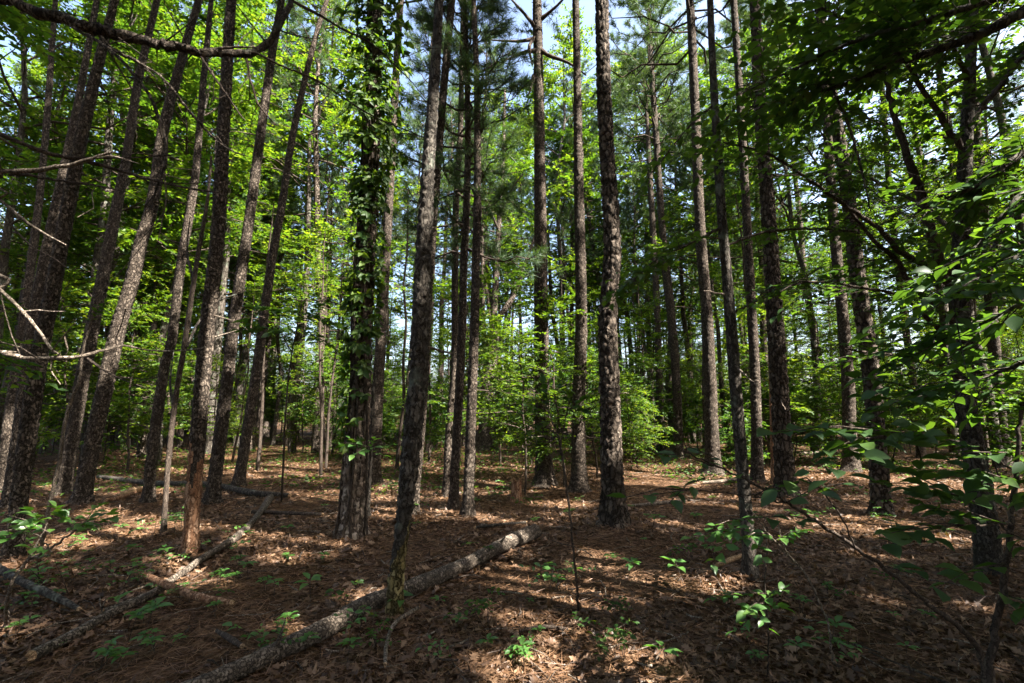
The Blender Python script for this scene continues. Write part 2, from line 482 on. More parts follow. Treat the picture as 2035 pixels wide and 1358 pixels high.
def pine_crown(mb, zb, zt, r, rng, nb=42, tufts=2, needles=22, nlen=.17, nwid=.007, axis=None, carve=False, sparse_low=True, twigs=6):
    """branches (slot 0) and needle tufts (slot 1) round an axis; axis(z)->xyz"""
    if axis is None: axis = lambda z: np.array([0, 0, z])
    nl = Leaves(); wood = []
    for b in range(nb):
        t = (b + rng.rand() * .8) / nb
        t = t ** .85
        z = zb + (zt - zb) * t
        az = b * 2.39996 + rng.randn() * .4
        ln = r * (1 - .75 * t ** 1.4) * (.7 + .5 * rng.rand())
        el = -.18 + .95 * t + rng.randn() * .14
        d = np.array([math.cos(az) * math.cos(el), math.sin(az) * math.cos(el), math.sin(el)])
        s = np.linspace(0, 1, 6)
        pts = axis(z)[None] + d[None] * (ln * s)[:, None] + np.array([0, 0, 1.0])[None] * (.18 * ln * (s ** 2 - s * .6))[:, None]
        pts[1:-1] += rng.randn(4, 3) * .05 * ln
        wood.append((pts, np.linspace(.028, .007, 6) * (.6 + .25 * ln)))
        bare = sparse_low and t < .12
        if bare and rng.rand() < .7: continue
        for k in range(twigs):
            q = .35 + .65 * (k + .6) / twigs
            base = pts[0] + 0
            i = min(int(q * 5), 4); w = q * 5 - i
            base = pts[i] * (1 - w) + pts[i + 1] * w
            td = unit(d + rng.randn(3) * .55 + np.array([0, 0, .25]))
            tl = (.18 + .3 * rng.rand()) * (1 if q < .95 else .6)
            tip = base + td * tl
            wood.append((np.array([base, base + td * tl * .55 + rng.randn(3) * .02, tip]), np.array([.008, .006, .004])))
            for j in range(tufts):
                c = base + td * tl * (1 - .42 * j)
                N_ = needles
                nd_ = unit(rng.randn(N_, 3) + td[None] * 1.1)
                nl.add(np.repeat(c[None], N_, 0) + rng.randn(N_, 3) * .025, nd_, rng.randn(N_, 3), nlen * (.7 + .5 * rng.rand(N_)), nwid)
    if carve:
        mids = keep_shade(np.array([w_[0][len(w_[0]) // 2 + 1 if len(w_[0]) > 3 else 1] for w_ in wood]))
        wood = [w_ for w_, k_ in zip(wood, mids) if k_]
    for pts, rad in wood:
        mb.tube(pts, rad, 4, 0, False)
    nl.flush(mb, NEEDLE, 1, keep_shade if carve else None, False)


def broad_crown(mb, zb, zt, r, rng, nl_=16, subs=5, sprays=5, leaves=14, size=.11, spread=.5, axis=None, tmpl=FAR, flat=.3, carve=False, spl=.55, mi_leaf=1, rise=.5):
    """limbs (slot 0) with leaf sprays (slot 1)"""
    if axis is None: axis = lambda z: np.array([0, 0, z])
    lv = Leaves()
    for b in range(nl_):
        t = (b + rng.rand()) / nl_
        z = zb + (zt - zb) * t * .9
        az = b * 2.39996 + rng.randn() * .5
        ln = r * (1 - .6 * t ** 2) * (.6 + .6 * rng.rand()) * (1 - .35 * max(0, .25 - t) / .25)
        el = rise * (.5 + t) + rng.randn() * .2
        d = np.array([math.cos(az) * math.cos(el), math.sin(az) * math.cos(el), math.sin(el)])
        s = np.linspace(0, 1, 6)
        pts = axis(z)[None] + d[None] * (ln * s)[:, None]
        pts[1:] += np.cumsum(rng.randn(5, 3) * .05 * ln, 0)
        pts[:, 2] -= flat * ln * .25 * s ** 2
        if not carve or keep_shade(pts[3:4])[0]: mb.tube(pts, np.linspace(.016, .005, 6) * (.5 + .5 * ln), 4, 0, False)
        for k in range(subs):
            q = .25 + .75 * (k + rng.rand() * .8) / subs
            i = min(int(q * 5), 4); w = q * 5 - i
            base = pts[i] * (1 - w) + pts[min(i + 1, 5)] * w
            sd = unit(d + rng.randn(3) * np.array([.9, .9, .45]))
            sl = ln * (.25 + .35 * rng.rand()) * (1.15 - q * .5)
            if not carve or keep_shade((base + sd * sl * .5)[None])[0]: mb.tube(np.array([base, base + sd * sl * .5 + rng.randn(3) * .04 * sl, base + sd * sl]), np.array([.007, .005, .003]) * (.5 + .5 * ln), 3, 0, False)
            for j in range(sprays):
                p = base + sd * sl * (.2 + .8 * (j + rng.rand()) / sprays)
                dd = unit(sd * .7 + rng.randn(3) * np.array([.8, .8, .25]))
                spray(lv, p, dd, spl * (.6 + .7 * rng.rand()), leaves, size, rng, tilt=.4)
    lv.flush(mb, tmpl, mi_leaf, keep_shade if carve else None)
    return lv.count()


# ------------------------------------------------------------------ traced trees (pixel outline -> real stem at its own distance)
LAND = []           # landmarks (u, v, short name)


def stem_from_px(pts, d=None, step=None):
    """pts: (u, v, width px) from the base up; returns distance, points, radii"""
    u0, v0, w0 = pts[0]
    g = on_ground(u0, v0)
    if d is None: d = g[1]
    P, R = [], []
    for u, v, w in pts:
        p = on_plane(u, v, d)
        P.append(p); R.append(width_at(p, w) / 2)
    P = np.array(P); R = np.array(R)
    P[:, 1] += 0
    return d, P, R


def traced_trunk(name, parent, P, R, Ht, mats, plate=(24, 10), amp=.05, flare=.35, z_low=None, detail=1.0, wob=.0, tip=.03, relief=1.0):
    """one continuous bark mesh from below the litter to the tip; returns axis function"""
    d = P[0][1]
    base = P[0].copy()
    MOUNDS.append((base[0], base[1], R[0]))
    C = np.concatenate([P, R[:, None]], 1)
    if Ht and Ht > P[-1][2] + .3:
        dirv = P[-1] - P[-2]; dirv = dirv / max(dirv[2], .2)
        z = P[-1][2]; q = P[-1].copy(); r_top = R[-1]
        steps = max(2, int((Ht - z) / 1.5))
        for k in range(1, steps + 1):
            f = k / steps
            dz = (Ht - z) / steps
            q = q + np.array([dirv[0] * (1 - .8 * f), dirv[1] * (1 - .8 * f), 1.0]) * dz
            C = np.concatenate([C, [[*q, r_top * (1 - f) + tip * f]]])
    near = max(d, 2)
    vis = C[:, 2].max()
    L = np.linalg.norm(np.diff(C[:, :3], axis=0), axis=1).sum()
    step = max(.012, near * .0026) / detail
    lowz = min(vis, near * 1.05 + 2.0)
    n_low = int(lowz / step) + 4
    n_all = int(L / step) + 4
    S = crom(C, n_all)
    # thin out rings above the frame
    hi = np.where(S[:, 2] > lowz)[0]
    if len(hi) > 12:
        keep = np.concatenate([np.arange(hi[0]), hi[::12], [len(S) - 1]])
        S = S[np.unique(keep)]
    # root the stem
    gz = float(gh(base[0], base[1]))
    low = np.repeat(S[:1], 4, 0); low[:, 2] = [gz - .25, gz - .15, gz - .07, gz - .01 if S[0, 2] > gz else S[0, 2] - .005]
    S = np.concatenate([low, S[S[:, 2] > gz]])
    Pp, Rr = S[:, :3], np.maximum(S[:, 3], .012)
    hgt = Pp[:, 2] - gz
    Rr = Rr * (1 + flare * np.exp(-np.clip(hgt, -.05, 9) / (.5 * R[0] + .06)))
    sides = int(np.clip(R[0] * 2 * math.pi / (step * 1.3), 10, 44))
    th = np.arange(sides) / sides * 2 * math.pi
    s = np.concatenate([[0], np.cumsum(np.linalg.norm(np.diff(Pp, axis=0), axis=1))])
    so = abs(hash_name(name)) % 97
    X = np.cos(th)[None] * Rr[:, None]; Y = np.sin(th)[None] * Rr[:, None]
    arc = th[None] * max(.03, np.median(Rr[:max(4, len(Rr) // 2)])) * np.ones(len(s))[:, None]
    z = s[:, None] * np.ones(sides)[None]
    wx = arc + (vnoise2(arc * 12 + so, z * 6) - .5) * .05
    wz = z + (vnoise2(arc * 12 + so + 40, z * 6 + 5) - .5) * .10
    wl = worley2(wx * plate[0] + so, wz * plate[1] + so)
    pl = np.clip(wl / .35, 0, 1)
    lump = vnoise2(np.cos(th)[None] * 1.3 + so + 0 * z, z * 2.2 + np.sin(th)[None] * 1.3) - .5
    jag = vnoise2(arc * 55 + so, z * 40) - .5
    depth = np.minimum(.016, Rr[:, None] * .14) * relief
    rr = Rr[:, None] * (1 + amp * 2 * lump) + depth * (pl - .7) + depth * .8 * jag
    but = np.exp(-np.clip(hgt, 0, 9) / (R[0] * 1.2 + .03))[:, None] * np.cos(th * 4 + so)[None] * R[0] * .16
    rr = np.maximum(rr + but, .006)
    V = Pp[:, None] + np.stack([rr * np.cos(th)[None], rr * np.sin(th)[None], 0 * rr], -1)
    n = len(Pp)
    i = np.arange(n - 1)[:, None] * sides; j = np.arange(sides)[None]; k = (j + 1) % sides
    Q = np.stack([i + j, i + k, i + sides + k, i + sides + j], -1).reshape(-1, 4)
    mb = MB(); mb.add(V.reshape(-1, 3), Q, 0)
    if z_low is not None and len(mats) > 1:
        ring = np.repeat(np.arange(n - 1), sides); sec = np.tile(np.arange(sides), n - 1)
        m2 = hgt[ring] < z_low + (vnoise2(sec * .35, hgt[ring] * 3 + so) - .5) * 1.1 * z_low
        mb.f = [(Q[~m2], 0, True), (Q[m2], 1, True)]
    o = mb.obj(name, mats, parent, origin=(base[0], base[1], 0))
    zs, xs, ys = Pp[:, 2], Pp[:, 0], Pp[:, 1]
    oo = np.argsort(zs); zs, xs, ys = zs[oo], xs[oo], ys[oo]; rs_ = Rr[oo]
    ax = lambda zz: np.array([np.interp(zz, zs, xs), np.interp(zz, zs, ys), zz])
    ax.rad = lambda zz: float(np.interp(zz, zs, rs_))
    return ax


def hash_name(s):
    h = 0
    for c in str(s): h = (h * 131 + ord(c)) % 1000003
    return h


AX = {}
_tc = [0]


SLIM = {'T1': .8, 'T2b': .8, 'T3': .87, 'T5': .78, 'T7': .82, 'T8': .8, 'T2': .9, 'T4': .9}


def pine(key, label, pts, Ht=18.0, zb=None, land=None, crown=True, mats=None, name="pine_tree", cat="pine tree", d=None, r=2.2, nb=40, z_low=None, stubs=0, flare=.5, group=None, relief=1.0, crown_kw=None, plate=(24, 10)):
    d, P, R = stem_from_px(pts, d)
    R = R * SLIM.get(key, 1)
    rt = root(name, (P[0][0], P[0][1], 0), label, cat, group)
    _tc[0] += 1
    rng = np.random.RandomState(100 + _tc[0])
    ax = traced_trunk("trunk", rt, P, R, Ht, mats or [M['pine_bark']], z_low=z_low, flare=flare, relief=relief, plate=plate)
    AX[key] = (ax, d, rt, R)
    if crown:
        mb = MB(); z0 = zb if zb else Ht * .6
        kw = dict(carve=d < 16, nb=nb + 14, needles=34, nlen=.21, nwid=.024 if d < 9 else .014, twigs=8)
        if crown_kw: kw.update(crown_kw)
        pine_crown(mb, z0, Ht, r, rng, axis=ax, **kw)
        mb.obj("crown", [M['dark_twig'], M['needle']], rt, origin=(P[0][0], P[0][1], 0))
    for k in range(stubs):                                     # broken dead branches on the stem
        z = 1.5 + rng.rand() * min(d * .95, 9)
        az = rng.rand() * 6.28; b = ax(z); ln = .15 + .7 * rng.rand() ** 2
        dd = np.array([math.cos(az), math.sin(az), rng.randn() * .25])
        s = np.linspace(0, 1, 5)[:, None]
        q = b + dd * (ax.rad(z) * .5 + ln * s) + rng.randn(5, 3) * .03 * ln * s
        st = MB(); st.tube(q, np.linspace(.012, .004, 5), 5, 0, True)
        st.obj("dead_branch", [M['dead_wood']], rt, origin=(P[0][0], P[0][1], 0))
    if land: LAND.append((pts[0][0] * .5 + pts[min(2, len(pts) - 1)][0] * .5, land))
    return rt, ax


# ---- left group
pine('T1', "thick leaning pine at the left edge, behind the bare crossing limbs", [(24, 1122, 50), (42, 967, 50), (60, 830, 50), (80, 700, 46), (108, 560, 42), (132, 430, 39), (165, 258, 34), (200, 110, 27), (228, 0, 22)], 17, land="thick left-edge pine", stubs=2)
pine('T2', "sun-flecked pine half hidden behind the thick left-edge pine", [(0, 985, 30), (18, 830, 27), (40, 680, 24), (70, 465, 20), (88, 300, 17), (103, 100, 14), (110, 0, 12)], 19, stubs=1)
pine('T2b', "dark shaded pine just right of the leftmost sun-flecked trunk", [(14, 1020, 40), (40, 850, 40), (58, 690, 36), (88, 520, 31), (118, 380, 28), (150, 230, 22), (178, 80, 17)], 17)
pine('T4', "dark pine behind the sunlit leaning pine, with the pale sapling across it", [(126, 985, 38), (155, 800, 35), (178, 680, 34), (203, 560, 30), (228, 430, 27), (250, 320, 22), (275, 160, 19), (312, 0, 15)], 18, stubs=1)
pine('T3', "leaning pine with a broad sunlit flank, left of the paired trunks", [(160, 1008, 46), (184, 880, 42), (206, 780, 41), (234, 655, 39), (262, 560, 36), (281, 480, 33), (304, 400, 31), (325, 258, 27), (358, 129, 21), (383, 41, 18), (396, 0, 16)], 18, land="sunlit leaning pine", stubs=3)
pine('T5', "straight pine left of the thin crooked dark stem, lit near the top", [(293, 1010, 32), (304, 890, 31), (326, 735, 29), (342, 670, 27), (361, 515, 25), (387, 361, 21), (404, 165, 17), (420, 0, 13)], 18, stubs=2)
pine('T6', "near pine with bare orange wood showing at its foot", [(376, 1118, 30), (386, 967, 33), (400, 780, 33), (413, 644, 33), (433, 464, 30), (444, 258, 26), (456, 52, 22), (460, 0, 21)], 15, land="bare-footed pine", mats=[M['pine_bark'], M['bare_wood']], z_low=.95, stubs=3, relief=1.2)
pine('T7', "grey pine leaning right, between the bare-footed pine and the tilted slim pine", [(420, 1010, 36), (433, 905, 35), (454, 735, 31), (464, 644, 29), (495, 438, 26), (521, 247, 23), (543, 93, 19), (560, 0, 16)], 18, stubs=2)
pine('T8', "slim pine tilted strongly right, left of the creeper-clad pine", [(472, 975, 30), (490, 864, 28), (510, 735, 26), (521, 655, 25), (541, 515, 22), (562, 397, 20), (582, 268, 17), (613, 129, 14), (639, 31, 12), (650, 0, 11)], 18, land="tilted slim pine", stubs=2)

# thin crooked dark stem
d, P, R = stem_from_px([(324, 1078, 13), (330, 980, 12), (338, 880, 12), (352, 770, 12), (366, 690, 12), (385, 560, 11), (400, 470, 9), (412, 400, 7), (420, 310, 5)])
rt = root("thin_tree", (P[0][0], P[0][1], 0), "thin crooked dark stem leaning right beside the bare-footed pine", "tree")
axc = traced_trunk("trunk", rt, P, R, 0, [M['dark_twig']])
for q in ([(371, 690), (395, 640), (430, 600), (470, 585)], [(345, 810), (338, 760), (345, 700)], [(385, 560), (372, 500), (378, 430)]):
    pp = np.array([on_plane(u, v, d + .1 * k) for k, (u, v) in enumerate(q)]); s_ = MB(); s_.tube(crom(pp, 10), np.linspace(.02, .006, 10), 6); s_.obj("branch", [M['hard_bark']], rt, origin=(P[0][0], P[0][1], 0))

# ---- centre group
pine('T10', "dark pine standing close behind the creeper-clad pine", [(743, 964, 26), (750, 800, 23), (756, 690, 21), (765, 540, 19), (781, 258, 16), (792, 60, 13), (797, 0, 12)], 19, nb=30)
rt9, ax9 = pine('T9', "stout pine wrapped in creeper, pale sunlit bark at its foot", [(697, 1086, 54), (703, 1000, 50), (708, 916, 47), (717, 761, 42), (719, 644, 40), (732, 412, 36), (740, 206, 34), (746, 0, 32)], 17, land="creeper-clad pine", flare=.3, relief=1.6, mats=[M['plate_bark'], M['sunlit_pale_bark']], z_low=1.1, plate=(15, 6))
pine('T9b', "thin dark stem hugging the right side of the creeper-clad pine", [(728, 1042, 12), (733, 950, 11), (738, 860, 10), (741, 790, 9), (748, 700, 7)], 0, crown=False, name="thin_tree", cat="tree", mats=[M['hard_bark']])
pine('T12', "pine close behind the rot-footed trunk, its right edge sunlit above", [(816, 1036, 24), (832, 880, 23), (842, 735, 22), (850, 567, 21), (866, 361, 18), (879, 206, 16), (898, 0, 14)], 18, stubs=2)
pine('T11', "near dark trunk on a narrow rotten yellow foot, in front of the log", [(784, 1250, 32), (787, 1160, 31), (793, 1100, 29), (803, 1029, 31), (812, 940, 37), (820, 864, 38), (831, 735, 36), (836, 618, 34), (848, 380, 28), (862, 180, 21), (873, 0, 17)], 12, land="rot-footed trunk", mats=[M['hard_bark'], M['rot_wood']], z_low=.42, flare=.1, relief=1.7, stubs=2, name="dead_tree", cat="tree")
pine('T13', "slim pale-barked pine, left of a close pair, lit in patches", [(888, 992, 16), (892, 864, 16), (903, 735, 15), (904, 600, 14), (906, 412, 13), (915, 250, 11), (920, 0, 9)], 17, nb=26, r=1.6)
pine('T14', "slim dark pine, right of a close pair, with a sunlit foot", [(900, 1025, 19), (908, 864, 18), (917, 684, 17), (922, 520, 15), (927, 412, 14), (930, 258, 12), (926, 80, 10), (924, 0, 10)], 16, nb=26, r=1.6)
pine('T15', "straight dark slim pine, the tallest of three in the middle gap", [(929, 1044, 22), (935, 864, 20), (941, 700, 19), (945, 560, 17), (949, 361, 15), (947, 155, 12), (941, 0, 10)], 15, land="straight dark slim pine", nb=26, r=1.5, stubs=1)
rt17, ax17 = pine('T17', "tall straight pine that forks into bare limbs at the top", [(1083, 972, 36), (1079, 860, 31), (1076, 700, 29), (1075, 567, 27), (1073, 361, 23), (1070, 129, 19), (1068, 40, 18)], 15, zb=10.6, land="fork-topped pine", nb=24, r=2.6)
pine('T18', "straight pale pine between the fork-topped pine and the S-bent pine", [(1151, 985, 31), (1150, 813, 27), (1155, 618, 23), (1150, 361, 19), (1147, 155, 15), (1144, 0, 13)], 18, land="straight pale pine", stubs=1)
pine('T19', "S-bent sturdy pine standing right of the fallen log's end", [(1221, 1065, 54), (1217, 960, 45), (1214, 860, 42), (1210, 740, 39), (1207, 645, 37), (1213, 560, 35), (1217, 490, 33), (1212, 390, 31), (1206, 300, 29), (1200, 180, 28), (1196, 0, 25)], 17, land="S-bent pine", flare=.25, stubs=4, relief=1.6, mats=[M['plate_bark']], plate=(15, 6))
pine('T21', "slender pine with a sunlit base, left of a close distant pair", [(1314, 903, 18), (1310, 750, 15), (1305, 600, 14), (1297, 450, 12), (1290, 320, 10)], 16, zb=12.5, nb=26)
pine('T20', "slender branching pine, right of a close distant pair", [(1349, 915, 20), (1345, 780, 18), (1333, 618, 17), (1317, 464, 14), (1303, 258, 12), (1295, 150, 11), (1290, 50, 8)], 17, zb=10.3, nb=44, r=3.0, land="slender branching pine")
pine('T22', "grey upright pine with a wide sunlit foot, left of the slim near hardwood", [(1418, 948, 34), (1414, 850, 29), (1408, 700, 25), (1403, 600, 23), (1392, 464, 21), (1381, 206, 18), (1374, 52, 16), (1370, 0, 15)], 18, zb=11, r=2.8, nb=44)
pine('T23', "slim near hardwood with smooth dark bark and pale lichen flecks", [(1493, 1174, 30), (1487, 1080, 27), (1474, 916, 26), (1459, 735, 25), (1446, 567, 22), (1433, 412, 19), (1420, 206, 16), (1415, 103, 14), (1411, 0, 13)], 0, crown=False, mats=[M['hard_bark']], name="hardwood_tree", cat="tree", land="slim near hardwood", stubs=3, relief=.6)
pine('T24', "brown pine between the slim near hardwood and the rough dark pine", [(1505, 963, 26), (1502, 800, 22), (1495, 644, 20), (1474, 258, 16), (1458, 0, 13)], 19, nb=34)
pine('T24b', "thin reddish bare stem against the left side of the rough dark pine", [(1536, 968, 9), (1534, 850, 9), (1531, 740, 8), (1528, 660, 6)], 0, crown=False, mats=[M['bare_wood']], name="thin_tree", cat="tree")
pine('T25', "rough dark pine right of the slim near hardwood, deeply shaded", [(1563, 994, 44), (1556, 900, 39), (1551, 813, 38), (1545, 720, 36), (1539, 620, 34), (1526, 412, 29), (1510, 206, 24), (1500, 0, 20)], 18, land="rough dark pine", stubs=3, relief=1.6, mats=[M['plate_bark']], plate=(13, 5))
pine('T27', "pine with a splayed sunlit foot, left of the thick right-hand pine", [(1692, 944, 36), (1688, 850, 30), (1684, 740, 27), (1672, 600, 24), (1660, 480, 22), (1640, 200, 17), (1625, 0, 14)], 18)
pine('T26', "thick reddish-brown pine leaning left, in the right half by bright litter", [(1752, 1028, 42), (1746, 930, 40), (1740, 838, 38), (1727, 710, 37), (1706, 567, 33), (1691, 438, 29), (1673, 309, 26), (1644, 129, 21), (1629, 0, 18)], 18, land="thick right-hand pine", stubs=4, relief=1.5, mats=[M['plate_bark']], plate=(16, 7))
pine('T29', "distant pale pine right of the thick right-hand pine, lit at its foot", [(1832, 912, 20), (1820, 800, 18), (1806, 700, 17), (1788, 560, 15), (1770, 400, 13), (1755, 200, 11)], 17, nb=30)
pine('T30', "reddish pine seen between leaves near the right edge", [(1998, 930, 30), (1985, 800, 28), (1972, 650, 26), (1962, 520, 24), (1945, 300, 20), (1925, 100, 16)], 17, nb=30)
print("traced", time.time() - T0)

# bare limbs at the top of the fork-topped pine
o17 = rt17.location
d17 = AX['T17'][1]
for q in ([(1070, 42), (1100, 18), (1128, -10)], [(1068, 60), (1040, 25), (1012, -5)], [(1065, 70), (1052, 95), (1058, 130)], [(1068, 75), (1035, 82), (975, 80)],
          [(1070, 95), (1090, 110), (1130, 125), (1165, 150)], [(1068, 100), (1040, 105), (1000, 122)], [(1062, 150), (1055, 175), (1050, 190)]):
    pp = np.array([on_plane(u, v, d17 - .15 * k) for k, (u, v) in enumerate(q)])
    mb = MB(); mb.tube(crom(pp, 9), np.linspace(.055, .015, 9), 6, 0, True, .2, 3)
    mb.obj("limb", [M['dark_twig']], rt17, origin=tuple(o17))

# small shaded needle sprays along the slim trio
rng = np.random.RandomState(44)
mb = MB()
ax14, d14, rt14, _ = AX['T14']
pine_crown(mb, 4.0, 9.5, 1.25, rng, nb=64, needles=44, nlen=.17, nwid=.0075, axis=ax14, sparse_low=False, twigs=7)
mb.obj("low_crown", [M['dark_twig'], M['needle']], rt14, origin=tuple(rt14.location))

# the forked dark tree in the centre distance
d, P, R = stem_from_px([(965, 896, 34), (968, 800, 28), (975, 720, 26), (980, 660, 24)])
rt = root("forked_tree", (P[0][0], P[0][1], 0), "dark many-stemmed tree in the middle distance behind the slim dark trio", "tree")
axf = traced_trunk("trunk", rt, P, R, 0, [M['far_bark']], flare=.5)
for q, w in (([(980, 668), (972, 600), (962, 540), (952, 470), (940, 400)], 14), ([(981, 668), (996, 625), (1020, 590), (1045, 520), (1075, 440)], 14), ([(980, 668), (985, 560), (992, 430), (1000, 300), (1003, 180)], 16), ([(968, 780), (955, 740), (945, 715)], 7), ([(992, 430), (1015, 380), (1040, 345)], 7), ([(992, 460), (975, 420), (965, 380)], 7)):
    pp = np.array([on_plane(u, v, d + .35 * k * (1 if w > 10 else -1)) for k, (u, v) in enumerate(q)])
    mb = MB(); mb.tube(crom(pp, 12), np.linspace(1, .35, 12) * w * d / F / 2, 7, 0, True, .15, w)
    mb.obj("limb", [M['far_bark']], rt, origin=(P[0][0], P[0][1], 0))
mb = MB()
broad_crown(mb, 6, 14, 3.4, np.random.RandomState(3), 16, 5, 5, 12, .13, axis=lambda z: np.array([P[0][0] + .3, P[0][1] + .5, z]))
mb.obj("crown", [M['dark_twig'], M['leaf_mid']], rt, origin=(P[0][0], P[0][1], 0))

# ------------------------------------------------------------------ creeper on the stout pine
rng = np.random.RandomState(12)
rv = root("creeper_vine", tuple(rt9.location), "five-leaved green creeper climbing the stout pine", "climbing plant")
d9 = AX['T9'][1]


def palmate(lv, P, N, size, rng):
    n = len(P)
    for k in range(5):
        a = (k - 2) * .62
        up = np.array([0, 0, -1.0])
        D0 = unit(up[None] * .55 + N * .55 + rng.randn(n, 3) * .25)
        S = unit(np.cross(N, D0))
        D = D0 * math.cos(a) + S * math.sin(a)
        L = size * (1 - .12 * abs(k - 2)) * (.85 + .3 * rng.rand(n))
        lv.add(P, D, N + rng.randn(n, 3) * .25, L, L * .48, 1.0)


lv = Leaves()
for z in np.concatenate([rng.uniform(1.05, 3.2, 90), rng.uniform(2.2, 7.5, 360), rng.uniform(4.0, 8.5, 520)]):
    a = ax9(z); r = ax9.rad(z)
    az = rng.uniform(-2.9, .9) if rng.rand() < .8 else rng.rand() * 6.28
    if z < 2.4: az = rng.uniform(2.6, 5.4)
    out = .03 + (.05 if z < 3 else .10 if z < 4.5 else .30) * rng.rand() ** 1.5
    nn = np.array([math.cos(az), math.sin(az), .25])
    palmate(lv, (a + nn * (r + out))[None], unit(nn + rng.randn(3) * .3)[None], .11 * (.55 + .8 * rng.rand()), rng)
mb = MB(); lv.flush(mb, OVATE, 0); mb.obj("foliage", [M['leaf_bright']], rv, origin=tuple(rv.location))
for k in range(4):
    zz = np.linspace(.02, 8.2 - k * .6, 70)
    az0 = [4.4, 5.6, 3.4, 5.0][k]
    pts = [ax9(z) + (ax9.rad(z) + .012) * np.array([math.cos(az0 + .5 * math.sin(z * 1.3 + k)), math.sin(az0 + .5 * math.sin(z * 1.3 + k)), 0]) for z in zz]
    mb = MB(); mb.tube(pts, np.linspace(.017, .006, 70), 6, 0, True, .4, k); mb.obj("stem", [M['dark_twig']], rv, origin=tuple(rv.location))

# ------------------------------------------------------------------ bare dead tree just off the left edge with limbs hanging across the view
M['dead_limb'] = bark_mat('dead_limb', (.035, .027, .021), (.075, .057, .044), (.16, .13, .10), 55, 7, 1.0, (.15, .16, .12), .012)
DW = M['dead_wood']; DL = M['dead_limb']
rt = root("dead_tree", (-3.3, 1.5, 0), "bare dead tree whose crooked limbs hang across the upper left", "tree")
mb = MB(); mb.tube(crom(np.array([(-3.3, 1.5, -.2), (-3.32, 1.5, 1.2), (-3.25, 1.55, 2.6), (-3.2, 1.7, 4.2), (-3.1, 1.8, 6.5)]), 50), np.linspace(.15, .07, 50), 14, 0, True, .12, 5)
mb.obj("trunk", [DW], rt, origin=tuple(rt.location))


def limb_px(parent, q, name="limb", mats=None, twigs=0, seed=0, start=None, n=None, sides=9):
    """q: (u, v, width px, distance)"""
    pp = []
    if start is not None: pp.append((*start[:3], start[3]))
    for u, v, w, y in q:
        p = on_plane(u, v, y); pp.append((*p, w * ((p - CAM) @ FWD) / F / 2))
    C = crom(np.array(pp), n or max(16, len(pp) * 8))
    rg = np.random.RandomState(seed)
    C[1:-1, :3] += rg.randn(len(C) - 2, 3) * C[1:-1, 3:4] * .18
    kq = np.linspace(0, 1, max(4, len(C) // 7)); kn = rg.randn(len(kq), 3)
    C[1:-1, :3] += np.stack([np.interp(np.linspace(0, 1, len(C)), kq, kn[:, c]) for c in range(3)], -1)[1:-1] * C[1:-1, 3:4] * .55
    mb = MB(); mb.tube(C[:, :3], np.maximum(C[:, 3], .0015), sides, 0, True, .22, seed)
    for k in range(twigs):
        i = rg.randint(len(C) // 6, len(C) - 1)
        t = unit(C[min(i + 1, len(C) - 1), :3] - C[i - 1, :3]); dd = unit(t * .6 + rg.randn(3) * .6)
        ln = .05 + .4 * rg.rand() ** 2
        s = np.linspace(0, 1, 4)[:, None]
        mb.tube(C[i, :3] + dd * ln * s + rg.randn(4, 3) * .05 * ln * s, np.linspace(min(C[i, 3] * .5, .005), .0015, 4), 5, 0, True)
    return mb.obj(name, mats or [DW], parent, origin=tuple(parent.location))


limb_px(rt, [(-60, -40, 22, 2.1), (36, 10, 20, 2.1), (119, 36, 22, 2.1), (191, 62, 24, 2.15), (278, 88, 20, 2.2), (387, 106, 17, 2.25), (454, 108, 16, 2.3), (495, 106, 15, 2.35), (531, 82, 13, 2.4), (557, 41, 11, 2.4), (577, 10, 10, 2.45), (586, -30, 9, 2.5)], twigs=22, seed=1, mats=[DL], start=(-3.2, 1.7, 4.0, .05), n=110, sides=14)
limb_px(rt, [(200, 68, 7, 2.15), (222, 98, 6, 2.15), (278, 124, 6, 2.2), (330, 165, 5, 2.2), (376, 222, 5, 2.25), (412, 263, 4, 2.3), (448, 294, 3.5, 2.3), (492, 311, 2, 2.3)], twigs=12, seed=2, mats=[DL])
limb_px(rt, [(110, 28, 8, 2.1), (150, 55, 7, 2.1), (206, 93, 6, 2.05), (258, 139, 6, 2.0), (299, 191, 5.5, 2.0), (320, 242, 5, 2.0), (327, 278, 5, 2.0), (325, 330, 5, 2.0), (309, 376, 4, 2.0), (299, 418, 2, 2.0)], twigs=12, seed=3, mats=[DL])
limb_px(rt, [(325, 335, 3.5, 2.0), (330, 395, 3, 2.0), (322, 440, 2.5, 2.0), (314, 480, 1.5, 2.0)], twigs=4, seed=4)
limb_px(rt, [(-80, 235, 11, 1.8), (0, 265, 9, 1.8), (77, 299, 8, 1.85), (155, 317, 8, 1.9), (232, 338, 6.5, 1.95), (309, 358, 5, 2.0), (380, 374, 4, 2.0), (438, 384, 2.5, 2.0)], mats=[M['dark_twig']], twigs=8, seed=5, start=(-3.22, 1.6, 2.9, .04))
limb_px(rt, [(-60, 345, 9, 1.7), (0, 340, 10, 1.7), (77, 338, 9, 1.7), (155, 325, 7, 1.7), (206, 309, 5, 1.7), (229, 302, 2, 1.7)], twigs=4, seed=6, start=(-3.22, 1.6, 2.55, .03))
limb_px(rt, [(190, 314, 4, 1.7), (225, 312, 3, 1.68), (278, 326, 1.5, 1.66)], seed=26)
limb_px(rt, [(20, 348, 6, 1.8), (36, 348, 6, 1.8), (110, 360, 5, 1.85), (180, 368, 4, 1.9), (240, 380, 2.5, 1.9)], mats=[M['dark_twig']], twigs=4, seed=7)
limb_px(rt, [(-60, 360, 6, 1.5), (0, 397, 5.5, 1.5), (62, 446, 5, 1.5), (131, 487, 2, 1.5)], twigs=3, seed=8, start=(-3.25, 1.55, 2.5, .02))
